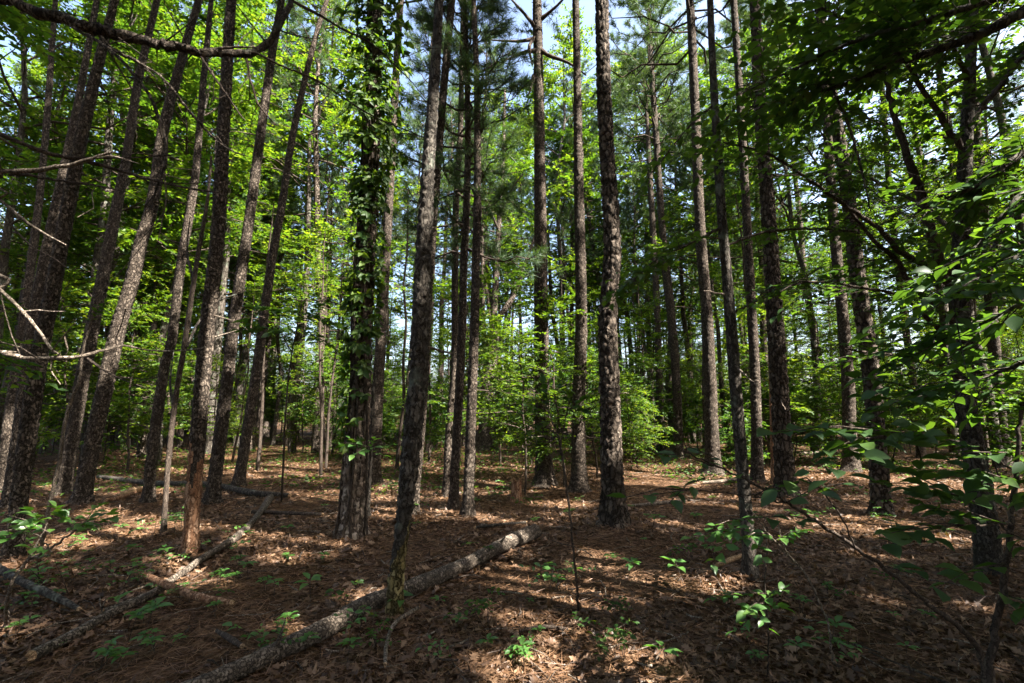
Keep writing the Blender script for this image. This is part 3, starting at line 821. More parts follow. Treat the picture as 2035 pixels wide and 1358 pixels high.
limb_px(rt, [(-60, 530, 7, 1.6), (0, 577, 6.5, 1.6), (46, 618, 6.5, 1.6), (75, 655, 6, 1.6), (103, 696, 4.5, 1.6), (120, 706, 2, 1.6)], twigs=7, seed=9, start=(-3.28, 1.52, 2.25, .025))
limb_px(rt, [(-60, 698, 8, 1.6), (0, 702, 8.5, 1.6), (50, 709, 8, 1.6), (103, 711, 8, 1.6), (155, 710, 7, 1.6), (206, 697, 5, 1.65), (247, 688, 4, 1.7), (290, 696, 3, 1.75), (335, 698, 3, 1.8), (380, 696, 2.5, 1.8), (415, 690, 1.5, 1.8)], twigs=6, seed=10, start=(-3.3, 1.5, 1.75, .03))
limb_px(rt, [(172, 712, 5, 1.62), (205, 735, 4, 1.6), (235, 752, 3, 1.58), (258, 760, 1.5, 1.55)], mats=[M['dark_twig']], twigs=3, seed=11)
limb_px(rt, [(103, 714, 3, 1.6), (104, 740, 2.5, 1.6), (120, 765, 1.5, 1.6)], seed=12)
limb_px(rt, [(-60, 395, 3, 1.9), (0, 428, 3, 1.9), (62, 490, 3, 1.9), (100, 510, 2.5, 1.9), (134, 533, 1, 1.9)], mats=[M['dark_twig']], seed=13, start=(-3.25, 1.55, 2.7, .012))
limb_px(rt, [(398, 112, 5, 2.25), (420, 145, 5, 2.25), (450, 190, 4, 2.25), (488, 240, 2, 2.3)], mats=[M['dark_twig']], twigs=3, seed=14)
limb_px(rt, [(490, 110, 5, 2.35), (500, 160, 4, 2.35), (516, 210, 4, 2.35), (548, 248, 2, 2.4)], mats=[M['dark_twig']], twigs=3, seed=15)
limb_px(rt, [(500, 105, 5, 2.35), (567, 134, 4, 2.4), (618, 155, 4, 2.5), (660, 180, 3, 2.6), (743, 232, 3, 2.7), (830, 268, 2, 2.8)], mats=[M['dark_twig']], twigs=6, seed=16)
limb_px(rt, [(575, 0, 6, 2.45), (634, 31, 5, 2.5), (670, 52, 4, 2.6), (735, 86, 4, 2.7), (780, 125, 3, 2.8), (815, 160, 2, 2.9), (846, 196, 1, 2.9)], mats=[M['dark_twig']], twigs=6, seed=17)
limb_px(rt, [(420, 100, 5, 2.3), (445, 96, 5, 2.25), (505, 92, 3, 2.2)], twigs=3, seed=18)

# ------------------------------------------------------------------ forked dark hardwood at the right and its leafy limbs
HB = M['hard_bark']
pts28 = [(1970, 1153, 62), (1955, 1030, 56), (1938, 916, 52), (1927, 850, 49), (1917, 787, 48), (1910, 680, 45), (1906, 593, 42), (1908, 500, 38), (1914, 412, 34), (1918, 309, 31), (1926, 180, 26), (1932, 60, 22), (1938, -40, 18)]
d28, P, R = stem_from_px(pts28)
rt28 = root("hardwood_tree", (P[0][0], P[0][1], 0), "dark forked hardwood at the right, its leafy limbs reaching left", "tree")
ax28 = traced_trunk("trunk", rt28, P, R, 8.5, [HB], flare=.25, relief=1.2)
LAND.append((1960, "forked dark hardwood"))


def leafy_limb(parent, q, seed, n_sp=10, size=.075, leaves=9, tw=.35, mats=None, leafm='leaf_deep', rad=None, from_t=.2, tmpl=OVATE, holder=None, dens=1.0, ratio=.58, wood=True):
    rg = np.random.RandomState(seed)
    pp = []
    for u, v, w, y in q:
        p = on_plane(u, v, y); pp.append((*p, w * ((p - CAM) @ FWD) / F / 2))
    C = crom(np.array(pp), max(16, len(pp) * 8))
    C[1:-1, :3] += rg.randn(len(C) - 2, 3) * C[1:-1, 3:4] * .2
    mb = MB()
    if wood: mb.tube(C[:, :3], np.maximum(C[:, 3], .002), 9, 0, True, .2, seed)
    lv = Leaves(); n = len(C); n_sp = int(n_sp * 1.6); size = size * .98
    for k in range(int(n_sp * dens)):
        i = int(n * (from_t + (1 - from_t) * (k + rg.rand()) / (n_sp * dens))); i = min(max(i, 1), n - 2)
        t = unit(C[i + 1, :3] - C[i - 1, :3])
        s = unit(np.cross(t, (0, 0, 1.0))) * (1 if rg.rand() < .5 else -1)
        dd = unit(t * .6 + s * (.5 + .5 * rg.rand()) + np.array([0, 0, rg.randn() * .25 - .05]))
        ln = tw * (.5 + .9 * rg.rand())
        b = C[i, :3]
        m_ = b + dd * ln * .5 + rg.randn(3) * .02; e_ = b + dd * ln; e_[2] -= .08 * ln
        mb.tube(np.array([b, m_, e_]), np.array([.0035, .0025, .0015]), 4, 0, False)
        spray(lv, b + dd * ln * .15, dd, ln * .9, leaves, size, rg, tilt=.3, ratio=ratio, droop=.12)
    lv.flush(mb, tmpl, 1, keep_low)
    return mb.obj("branch", [mats or M['dark_twig'], M[leafm]], parent, origin=tuple(parent.location))


leafy_limb(rt28, [(1880, 545, 22, d28), (1861, 500, 20, d28 - .1), (1830, 390, 16, d28 - .2), (1800, 300, 13, d28 - .3), (1778, 232, 11, d28 - .35), (1760, 160, 9, d28 - .4), (1745, 60, 6, d28 - .4)], 1, 26, .09, 10, .5)
leafy_limb(rt28, [(1890, 570, 15, d28), (1861, 541, 13, d28 - .2), (1790, 500, 11, d28 - .4), (1745, 455, 9, d28 - .5), (1691, 417, 8, d28 - .6), (1613, 361, 6, d28 - .8), (1531, 309, 5, d28 - .9), (1438, 283, 3, d28 - 1)], 2, 40, .085, 9, .45)
leafy_limb(rt28, [(1895, 640, 12, d28), (1850, 600, 11, d28 - .1), (1814, 570, 10, d28 - .2), (1775, 510, 9, d28 - .3), (1742, 484, 8, d28 - .4), (1696, 428, 6, d28 - .5), (1660, 380, 5, d28 - .5), (1600, 290, 3, d28 - .5)], 3, 24, .085, 9, .45)
leafy_limb(rt28, [(1905, 700, 9, d28), (1850, 640, 8, d28 - .3), (1790, 590, 6, d28 - .6), (1700, 570, 5, d28 - .9), (1600, 560, 4, d28 - 1.1), (1550, 580, 2, d28 - 1.2)], 4, 24, .085, 9, .42)
leafy_limb(rt28, [(1912, 600, 12, d28), (1960, 520, 10, d28 + .2), (2010, 430, 8, d28 + .3), (2060, 360, 6, d28 + .4)], 5, 26, .09, 10, .5, dens=.6)
leafy_limb(rt28, [(1915, 300, 12, d28), (1860, 220, 10, d28 - .1), (1800, 120, 8, d28 - .3), (1740, 20, 5, d28 - .4)], 6, 30, .09, 10, .5)
leafy_limb(rt28, [(1920, 250, 12, d28), (1980, 180, 10, d28), (2040, 100, 8, d28), (2100, 40, 5, d28)], 7, 44, .09, 10, .6)
leafy_limb(rt28, [(1925, 160, 10, d28), (1890, 90, 8, d28 - .3), (1830, 30, 6, d28 - .5), (1780, -60, 4, d28 - .6)], 8, 26, .09, 10, .5)
leafy_limb(rt28, [(1910, 480, 9, d28), (1850, 420, 8, d28 + .3), (1780, 380, 6, d28 + .6), (1690, 330, 4, d28 + .9), (1620, 250, 3, d28 + 1.1)], 9, 26, .09, 10, .5)
leafy_limb(rt28, [(1922, 770, 8, d28), (1880, 730, 7, d28 - .3), (1800, 710, 5, d28 - .7), (1720, 700, 4, d28 - 1), (1660, 690, 2, d28 - 1.2)], 10, 18, .085, 8, .4, dens=.6)
# upper crown of that tree, out of frame but shading the corner
mb = MB(); broad_crown(mb, 4.6, 9, 2.6, np.random.RandomState(41), 14, 5, 5, 12, .10, axis=ax28, tmpl=FAR, carve=True)
mb.obj("crown", [M['dark_twig'], M['leaf_deep']], rt28, origin=tuple(rt28.location))

# tree standing just off the right edge whose boughs sweep in at the top right
rtR = root("beech_tree", (3.55, 2.2, 0), "tree at the right edge with dark boughs sweeping across the top right corner", "tree")
mb = MB(); mb.tube(crom(np.array([(3.55, 2.2, -.2), (3.5, 2.2, 1.5), (3.42, 2.25, 3.2), (3.2, 2.4, 4.6), (3.1, 2.5, 6.5)]), 60), np.linspace(.16, .08, 60), 16, 0, True, .08, 2)
mb.obj("trunk", [HB], rtR, origin=tuple(rtR.location))
y0 = 2.4
leafy_limb(rtR, [(2130, -10, 30, y0), (2035, 25, 24, y0), (1953, 67, 19, y0 + .1), (1880, 95, 15, y0 + .2), (1799, 119, 12, y0 + .3), (1720, 150, 10, y0 + .4), (1655, 175, 8, y0 + .5), (1562, 201, 5, y0 + .6), (1490, 212, 3, y0 + .6)], 21, 40, .085, 9, .42, mats=HB)
leafy_limb(rtR, [(2130, -60, 22, y0), (2035, -20, 17, y0), (1943, 8, 14, y0), (1825, 46, 11, y0 + .1), (1727, 72, 9, y0 + .2), (1624, 113, 7, y0 + .3), (1567, 144, 5, y0 + .4), (1510, 165, 3, y0 + .4)], 22, 40, .085, 9, .42, mats=HB)
leafy_limb(rtR, [(2120, 270, 16, y0), (2035, 305, 13, y0), (1980, 345, 10, y0), (1930, 375, 8, y0 + .1), (1880, 395, 5, y0 + .2), (1830, 402, 3, y0 + .2)], 23, 26, .09, 9, .4, mats=HB)
leafy_limb(rtR, [(2120, 330, 14, y0 - .3), (2035, 385, 11, y0 - .3), (1985, 440, 8, y0 - .3), (1940, 490, 5, y0 - .3), (1890, 520, 3, y0 - .3)], 24, 24, .085, 9, .36, mats=HB, dens=.5)
leafy_limb(rtR, [(2120, 450, 12, y0 - .6), (2035, 500, 9, y0 - .6), (1985, 540, 6, y0 - .6), (1930, 560, 4, y0 - .6), (1880, 600, 2, y0 - .6)], 25, 20, .085, 9, .32, mats=HB, dens=.5)
leafy_limb(rtR, [(2120, 560, 10, y0 - .5), (2035, 600, 8, y0 - .5), (1960, 640, 6, y0 - .4), (1880, 660, 4, y0 - .3), (1800, 700, 2, y0 - .2)], 26, 22, .085, 9, .34, mats=HB, dens=.5)
leafy_limb(rtR, [(2120, 680, 10, y0 - .7), (2035, 720, 8, y0 - .7), (1970, 745, 6, y0 - .6), (1880, 775, 4, y0 - .5), (1780, 800, 2, y0 - .4)], 27, 20, .08, 8, .3, mats=HB, dens=.5)
leafy_limb(rtR, [(1800, 119, 9, y0 + .3), (1720, 60, 7, y0 + .3), (1640, 20, 5, y0 + .3), (1560, -20, 3, y0 + .3)], 28, 24, .085, 9, .36, mats=HB, from_t=.1)
leafy_limb(rtR, [(1655, 175, 5, y0 + .5), (1690, 260, 5, y0 + .4), (1715, 350, 4, y0 + .4), (1730, 420, 2, y0 + .4)], 29, 14, .08, 8, .3, mats=HB, from_t=.1)
mb = MB(); broad_crown(mb, 3.6, 8.5, 2.5, np.random.RandomState(42), 14, 5, 5, 12, .10, axis=lambda z: np.array([3.3, 2.3, z]), tmpl=FAR, carve=True)
mb.obj("crown", [M['dark_twig'], M['leaf_deep']], rtR, origin=tuple(rtR.location))

# leafy branches of the slim near hardwood, high left and mid
d23 = AX['T23'][1]; rt23 = AX['T23'][2]
leafy_limb(rt23, [(1436, 450, 6, d23), (1400, 470, 5, d23 - .1), (1360, 490, 4, d23 - .2), (1300, 520, 3, d23 - .3), (1255, 560, 2, d23 - .4)], 31, 15, .11, 7, .35, tmpl=OAK, ratio=.75)
leafy_limb(rt23, [(1440, 490, 6, d23), (1520, 462, 5, d23 + .1), (1620, 455, 4, d23 + .2), (1700, 460, 3, d23 + .2)], 32, 16, .09, 7, .35, tmpl=OAK, ratio=.7)
leafy_limb(rt23, [(1452, 625, 5, d23), (1500, 600, 4, d23), (1580, 560, 3, d23), (1650, 570, 2, d23)], 33, 14, .09, 7, .3, tmpl=OAK, ratio=.7)
leafy_limb(rt23, [(1424, 260, 5, d23), (1470, 200, 4, d23 + .1), (1510, 120, 3, d23 + .2), (1540, 20, 2, d23 + .2)], 34, 16, .09, 8, .35)
leafy_limb(rt23, [(1418, 210, 5, d23), (1380, 240, 4, d23 - .1), (1330, 300, 3, d23 - .2), (1290, 350, 2, d23 - .2)], 35, 8, .085, 7, .3)
print("near trees", time.time() - T0)


# ------------------------------------------------------------------ foreground saplings
def sapling_px(label, stems, sprays_, size, seed, slim=.8, mult=1.45, name="sapling", leafm='leaf_deep', bark='dark_twig', tmpl=OVATE, ratio=.6, group=None):
    """stems: list of [(u,v,w,y)...]; sprays_: list of ((u,v,y) start, (u,v,y) end, n leaves)"""
    b = on_plane(stems[0][0][0], stems[0][0][1], stems[0][0][3]); gz = float(gh(b[0], b[1]))
    r_ = root(name, (b[0], b[1], gz), label, "sapling", group)
    for k, q in enumerate(stems):
        pp = []
        for u, v, w, y in q:
            p = on_plane(u, v, y); pp.append((*p, slim * w * ((p - CAM) @ FWD) / F / 2))
        if k == 0:
            p0 = pp[0]; pp = [(p0[0], p0[1], min(p0[2], gz) - .08, p0[3])] + pp
        C = crom(np.array(pp), max(14, 7 * len(pp)))
        rg0 = np.random.RandomState(seed + k)
        C[2:-1, :3] += rg0.randn(len(C) - 3, 3) * .003
        mb = MB(); mb.tube(C[:, :3], np.maximum(C[:, 3], .0012), 7, 0, True, .1, seed)
        mb.obj("stem" if k == 0 else "branch", [M[bark]], r_, origin=(b[0], b[1], gz))
    rg = np.random.RandomState(seed)
    lv = Leaves(); mb = MB()
    for a, e, n in sprays_:
        A = on_plane(*a); E = on_plane(*e)
        m_ = (A + E) / 2 + np.array([0, 0, .02]); mb.tube(np.array([A, m_, E]), np.array([.003, .002, .0012]), 4, 0, False)
        spray(lv, A, E - A, np.linalg.norm(E - A), int(n * mult), size * 1.02, rg, tilt=.3, ratio=ratio, droop=.0)
        if n > 5 and mult > 1: spray(lv, A + (E - A) * .4 + np.array([0, 0, -.03]), (E - A) + rg.randn(3) * .35 * np.linalg.norm(E - A), np.linalg.norm(E - A) * .6, int(n * .8), size * .95, rg, tilt=.45, ratio=ratio, droop=.1)
    lv.flush(mb, tmpl, 1)
    mb.obj("foliage", [M[bark], M[leafm]], r_, origin=(b[0], b[1], gz))
    return r_


ys = 1.75
sapling_px("leaning near sapling whose long stem and broad leaves cross the lower right",
           [[(1962, 1400, 16, 2.5), (1950, 1302, 15, 2.5), (1905, 1245, 13, 2.45), (1850, 1204, 11, 2.4), (1727, 1106, 9, 2.25), (1624, 1039, 8, 2.15), (1562, 998, 7, 2.1), (1500, 962, 6, 2.0), (1402, 916, 4, 1.95), (1335, 885, 2.5, 1.9)],
            [(1700, 1090, 4, 2.2), (1660, 1010, 3.5, 2.1), (1600, 950, 3, 2.0), (1555, 1005, 1.5, 1.9)],
            [(1560, 1000, 4, 2.1), (1490, 985, 3, 2.0), (1380, 975, 2, 1.9), (1290, 985, 1.5, 1.85)]],
           [((1500, 962, 2.0), (1350, 880, 1.9), 7), ((1430, 930, 1.95), (1280, 900, 1.85), 6), ((1380, 975, 1.9), (1240, 990, 1.8), 6), ((1500, 985, 2.0), (1600, 950, 1.95), 6),
            ((1560, 1000, 2.1), (1680, 960, 2.1), 6), ((1640, 1040, 2.1), (1500, 1030, 2.0), 6), ((1400, 950, 1.9), (1330, 1000, 1.8), 5)], .08, 51, mult=.9)
sapling_px("broad-leaved sapling at the lower right corner, layered dark leaves before the forked hardwood",
           [[(1968, 1420, 20, 1.9), (1966, 1343, 18, 1.9), (1978, 1250, 16, 1.9), (1992, 1173, 15, 1.88), (2004, 1080, 13, 1.86), (2014, 1000, 12, 1.84), (2024, 900, 10, 1.8), (2032, 800, 8, 1.8)],
            [(2006, 1060, 6, 1.85), (1960, 1010, 5, 1.8), (1880, 975, 4, 1.75), (1800, 940, 2, 1.7)],
            [(2010, 1040, 6, 1.85), (1930, 1045, 5, 1.75), (1840, 1050, 3, 1.65), (1790, 1055, 2, 1.6)],
            [(2020, 940, 5, 1.82), (1950, 890, 4, 1.8), (1850, 870, 3, 1.75), (1700, 860, 2, 1.6)]],
           [((1960, 1010, 1.8), (1780, 930, 1.7), 9), ((1900, 985, 1.75), (1740, 960, 1.6), 8), ((1930, 1045, 1.75), (1770, 1060, 1.55), 8), ((1990, 1040, 1.8), (1840, 1010, 1.7), 8),
            ((1950, 890, 1.8), (1700, 850, 1.6), 10), ((1850, 870, 1.75), (1580, 850, 1.45), 9), ((1760, 870, 1.6), (1640, 900, 1.4), 6), ((1780, 860, 1.6), (1530, 860, 1.35), 8), ((2000, 900, 1.8), (1860, 920, 1.7), 8),
            ((2020, 960, 1.8), (1900, 940, 1.7), 8), ((2030, 900, 1.8), (2080, 980, 1.7), 7), ((1996, 1120, 1.85), (1860, 1170, 1.6), 6), ((2010, 1060, 1.85), (2080, 1120, 1.7), 7),
            ((1990, 1180, 1.88), (2070, 1230, 1.75), 6), ((2028, 820, 1.8), (2090, 700, 1.7), 9)], .082, 52)
sapling_px("slender leaf-topped sapling standing alone in the open centre ground",
           [[(1151, 1222, 7, None or on_ground(1151, 1222)[1]), (1142, 1122, 6, 3.7), (1129, 993, 5.5, 3.7), (1114, 890, 5, 3.7), (1098, 838, 4, 3.7), (1085, 800, 2, 3.7)],
            [(1114, 890, 4, 3.7), (1122, 840, 3, 3.7), (1130, 800, 2, 3.7)], [(1104, 860, 3, 3.7), (1060, 835, 2, 3.6)]],
           [((1090, 820, 3.7), (1030, 800, 3.5), 7), ((1098, 838, 3.7), (1045, 850, 3.6), 7), ((1126, 820, 3.7), (1165, 790, 3.7), 7), ((1130, 800, 3.7), (1120, 750, 3.6), 6), ((1090, 810, 3.7), (1080, 760, 3.7), 6)], .085, 53, leafm='leaf_mid')
sapling_px("pale crooked bare-stemmed sapling in front of the sunlit leaning pine",
           [[(78, 1110, 8, on_ground(78, 1110)[1]), (90, 1050, 8, 5.0), (103, 983, 8, 5.0), (118, 916, 8, 5.0), (127, 849, 8, 5.0), (140, 800, 7.5, 5.0), (155, 765, 7.5, 5.0), (160, 735, 7, 5.0), (165, 699, 6, 5.0), (180, 640, 5, 5.0), (188, 612, 3, 5.0)]],
           [((160, 720, 5), (120, 690, 4.9), 8), ((180, 640, 5), (210, 600, 5), 8)], .07, 54, bark='dead_wood', leafm='leaf_mid')
sapling_px("low sapling with flat bright leaves and forked pale stems at the lower left",
           [[(10, 1250, 9, on_ground(10, 1250)[1]), (20, 1170, 8, 3.2), (50, 1120, 7, 3.2), (100, 1090, 6, 3.15), (150, 1055, 4, 3.1), (172, 1045, 3, 3.1)],
            [(30, 1145, 5, 3.2), (60, 1105, 4, 3.2), (95, 1040, 2, 3.2)], [(60, 1112, 4, 3.2), (100, 1100, 4, 3.1), (80, 1070, 3, 3.1), (40, 1040, 2, 3.1)]],
           [((100, 1060, 3.15), (0, 1020, 3.1), 9), ((140, 1050, 3.1), (225, 1030, 3.0), 9), ((150, 1045, 3.1), (110, 1005, 3.0), 8), ((60, 1060, 3.1), (-20, 1060, 3.0), 8), ((165, 1045, 3.1), (200, 1000, 3.0), 7), ((80, 1040, 3.1), (60, 1015, 3), 7), ((100, 1095, 3.1), (60, 1090, 3), 5)], .075, 55, leafm='leaf_seed', bark='dead_wood')
sapling_px("thin forked sapling with flat leaves right of the slim near hardwood",
           [[(1660, 1330, 5, on_ground(1660, 1330)[1]), (1650, 1280, 5, 2.75), (1643, 1230, 5, 2.75), (1600, 1140, 4.5, 2.7), (1548, 1085, 4, 2.65), (1520, 1050, 3, 2.6), (1490, 1010, 2, 2.6)],
            [(1600, 1140, 3, 2.7), (1560, 1090, 3, 2.7), (1545, 1030, 2, 2.7)]],
           [((1540, 1075, 2.65), (1600, 1055, 2.6), 7), ((1525, 1060, 2.6), (1470, 1075, 2.5), 7), ((1500, 1050, 2.6), (1370, 1070, 2.4), 8), ((1500, 1030, 2.6), (1410, 1050, 2.5), 7)], .07, 56, leafm='leaf_seed', bark='dead_wood')
sapling_px("thin upright sapling with sparse leaves below the slim near hardwood",
           [[(1526, 1350, 4, on_ground(1526, 1350)[1]), (1527, 1260, 4, 2.65), (1520, 1160, 3.5, 2.65), (1524, 1080, 3, 2.65), (1520, 1030, 2, 2.65)]],
           [((1522, 1180, 2.65), (1410, 1190, 2.5), 8), ((1522, 1190, 2.65), (1560, 1170, 2.6), 6), ((1524, 1200, 2.65), (1480, 1215, 2.5), 6)], .065, 57, leafm='leaf_seed')
sapling_px("leafy sprig of five-fingered leaves at the creeper-clad pine's foot",
           [[(722, 1085, 5, on_ground(722, 1085)[1]), (728, 1000, 4, 5.2), (735, 920, 4, 5.15), (735, 890, 3, 5.1)]],
           [((735, 890, 5.1), (660, 880, 4.9), 10), ((735, 890, 5.1), (785, 885, 4.9), 10), ((735, 893, 5.1), (770, 910, 4.8), 10), ((735, 893, 5.1), (700, 905, 4.8), 9), ((735, 890, 5.1), (745, 870, 5.0), 8), ((735, 890, 5.1), (690, 870, 5.0), 8)],   .085, 58, mult=.7, leafm='leaf_seed')
sapling_px("dark-leaved sapling hanging in front of the tilted slim pine",
           [[(560, 1000, 5, on_ground(560, 1000)[1]), (566, 850, 5, 7.9), (575, 740, 4, 7.9), (590, 650, 3, 7.8), (600, 600, 2, 7.8)], [(580, 700, 3, 7.9), (540, 640, 2, 7.7), (480, 620, 2, 7.5)]],
           [((600, 620, 7.8), (500, 610, 7.4), 16), ((600, 620, 7.8), (680, 650, 7.4), 16), ((590, 650, 7.8), (540, 660, 7.3), 14), ((595, 640, 7.8), (650, 600, 7.5), 14), ((560, 660, 7.8), (480, 640, 7.4), 14), ((600, 650, 7.8), (660, 690, 7.4), 14)], .16, 59)

# ------------------------------------------------------------------ logs, stump, sticks
def log_px(label, q, name="fallen_log", mat='log_bark', cat="log", seed=0, sides=20, lift=.85, group=None, twigs=0):
    pp = []
    for u, v, w in q:
        p = on_ground(u, v)
        r = (1.0 if sides < 16 else .74 if u < 600 else .82) * w * ((p - CAM) @ FWD) / F / 2
        c = on_ground(u, v, r * lift)
        pp.append((c[0], c[1], r * lift + float(gh(c[0], c[1])) + .018, r))
    pp = np.array(pp)
    L = np.linalg.norm(np.diff(pp[:, :3], axis=0), axis=1).sum()
    C = crom(pp, int(np.clip(L / .03, 14, 220)))
    ctr = C[len(C) // 2, :3].copy(); ctr[2] = float(gh(ctr[0], ctr[1]))
    P, R = C[:, :3], C[:, 3]
    mb = MB()
    T = unit(np.gradient(P, axis=0)); A = unit(np.cross(T, (0, 0, 1.0))); B = np.cross(A, T)
    th = np.arange(sides) / sides * 6.28318
    s = np.concatenate([[0], np.cumsum(np.linalg.norm(np.diff(P, axis=0), axis=1))])
    arc = th[None] * R.mean() + 0 * s[:, None]; z = s[:, None] + 0 * th[None]
    pl = np.clip(worley2(arc * 16 + seed, z * 9 + seed + (vnoise2(arc * 20, z * 8) - .5)) / .3, 0, 1)
    dp = np.minimum(.012, R * .15)[:, None]
    rr = R[:, None] * (1 + .30 * (vnoise2(s * 1.1 + seed, s * 0)[:, None] - .5) + .22 * (vnoise2(np.cos(th)[None] + z * .01 + seed, z * 3 + np.sin(th)[None]) - .5)) + dp * (pl - .6) + dp * .7 * (vnoise2(arc * 70, z * 50) - .5)
    V = P[:, None] + rr[..., None] * (A[:, None] * np.cos(th)[None, :, None] + B[:, None] * np.sin(th)[None, :, None])
    n = len(P); i = np.arange(n - 1)[:, None] * sides; j = np.arange(sides)[None]; k = (j + 1) % sides
    mb.add(V.reshape(-1, 3), np.stack([i + j, i + k, i + sides + k, i + sides + j], -1).reshape(-1, 4), 0)
    rg = np.random.RandomState(seed + 3)
    for e in (0, n - 1):
        ring = V[e]; inn = P[e] + (ring - P[e]) * .55 + T[e] * (.02 if e else -.02) * (rg.rand(sides, 1)) * 2
        Vc = np.concatenate([ring, inn, P[e:e + 1]])
        q4 = np.array([[a, (a + 1) % sides, sides + (a + 1) % sides, sides + a] for a in range(sides)]); t3 = np.array([[sides + a, sides + (a + 1) % sides, 2 * sides] for a in range(sides)])
        if e == 0: q4 = q4[:, ::-1]; t3 = t3[:, ::-1]
        mb.add(Vc, q4, 1, False); mb.f.append((t3 + mb.n - len(Vc), 1, False))
    for k in range(twigs):
        i = rg.randint(2, n - 2); dd = unit(rg.randn(3) + np.array([0, 0, .6])); ln = R[i] * (1.2 + 3 * rg.rand())
        mb.tube(np.array([P[i], P[i] + dd * ln * .6, P[i] + dd * ln + rg.randn(3) * .02]), np.array([R[i] * .3, R[i] * .2, R[i] * .08]), 6)
    o = mb.obj(name, [M[mat], M['cut_wood']], None, origin=tuple(ctr))
    return tag(o, label, cat, group)


log_px("long bark-covered fallen log lying diagonally across the foreground", [(330, 1402, 54), (430, 1358, 50), (520, 1316, 46), (650, 1258, 42), (727, 1218, 40), (830, 1176, 36), (939, 1131, 33), (1011, 1096, 31), (1066, 1072, 29)], seed=1, sides=30, twigs=2)
log_px("long thin mossy fallen pole running from the lower left to mid left", [(60, 1318, 30), (155, 1268, 26), (227, 1225, 24), (289, 1199, 19), (361, 1155, 19), (402, 1127, 19), (443, 1101, 18), (479, 1070, 17), (515, 1030, 16), (537, 994, 15)], seed=2, sides=16, twigs=3)
log_px("short reddish fallen branch crossing over the long mossy pole", [(266, 1152, 11), (320, 1172, 15), (390, 1193, 16), (458, 1206, 12)], seed=3, sides=14, mat='bare_wood', lift=2.2, name="fallen_branch", cat="branch")
log_px("thin tan stick lying along the long mossy pole, lower left", [(205, 1224, 7), (260, 1205, 8), (330, 1178, 7)], seed=4, sides=10, mat='dead_wood', lift=1.5, name="fallen_branch", cat="branch")
log_px("dark fallen limb angled down at the lower left corner", [(-30, 1125, 15), (30, 1160, 15), (90, 1187, 14), (155, 1222, 8)], seed=5, sides=14, mat='hard_bark', lift=2.5, name="fallen_branch", cat="branch", twigs=3)
log_px("thin fallen trunk lying behind the left pines", [(195, 948, 8), (300, 960, 9), (420, 972, 10), (500, 984, 11), (575, 988, 9)], seed=6, mat='hard_bark', sides=12, lift=1.0)
log_px("pale split piece of wood lying left of the straight pine", [(236, 992, 10), (262, 982, 11), (286, 976, 8)], seed=7, sides=10, mat='cut_wood', name="wood_piece", cat="wood", lift=1.2)
log_px("short sunlit stick below the pale split piece, left side", [(212, 1003, 5), (240, 996, 7), (268, 985, 6)], seed=8, sides=10, mat='bare_wood', name="fallen_branch", cat="branch", lift=1.2)
log_px("dark stick lying between the mossy pole and the creeper-clad pine", [(500, 1027, 7), (570, 1028, 7), (640, 1032, 6)], seed=9, sides=10, mat='dark_twig', name="fallen_branch", cat="branch", lift=1.2)
log_px("dark thin stick above the log's right end", [(945, 1062, 5), (990, 1057, 6), (1045, 1052, 5)], seed=10, sides=10, mat='hard_bark', name="fallen_branch", cat="branch", lift=1.2)
log_px("pale fallen pole in sunlight right of the S-bent pine", [(1255, 1013, 6), (1300, 1010, 7), (1362, 1004, 6)], seed=11, sides=10, mat='dead_wood', name="fallen_branch", cat="branch", lift=1.2)
log_px("pale fallen pole lying left of the slim near hardwood's foot, far ground", [(1395, 965, 5), (1435, 962, 6), (1480, 959, 5)], seed=12, sides=10, mat='dead_wood', name="fallen_branch", cat="branch", lift=1.2)
log_px("distant pale log on the far floor near the right edge", [(1858, 902, 9), (1920, 906, 10), (2000, 909, 9), (2060, 912, 8)], seed=13, sides=12, mat='dead_wood')
log_px("distant pale log behind the thick right-hand pine", [(1590, 905, 7), (1650, 903, 8), (1710, 907, 7)], seed=14, sides=12, mat='dead_wood')
log_px("broken tan stick left of the slim near hardwood's foot", [(1425, 1145, 9), (1450, 1134, 12), (1475, 1122, 8)], seed=15, sides=10, mat='cut_wood', name="fallen_branch", cat="branch", lift=1.0)
log_px("crooked dark twig at the rot-footed trunk's base, in the foreground", [(765, 1340, 9), (768, 1300, 9), (785, 1265, 8), (830, 1230, 7)], seed=16, sides=10, mat='dead_wood', name="fallen_branch", cat="branch", lift=1.2)
log_px("dark short limb pressed in litter below the fallen log's lower end", [(1030, 1270, 6), (1080, 1263, 8), (1130, 1268, 6)], seed=17, sides=10, mat='dark_twig', name="fallen_branch", cat="branch", lift=1.0)
log_px("small dark chunk of wood on litter left of the log", [(430, 1260, 8), (455, 1275, 13), (480, 1290, 10)], seed=18, sides=12, mat='dark_twig', name="wood_piece", cat="wood", lift=1.0)

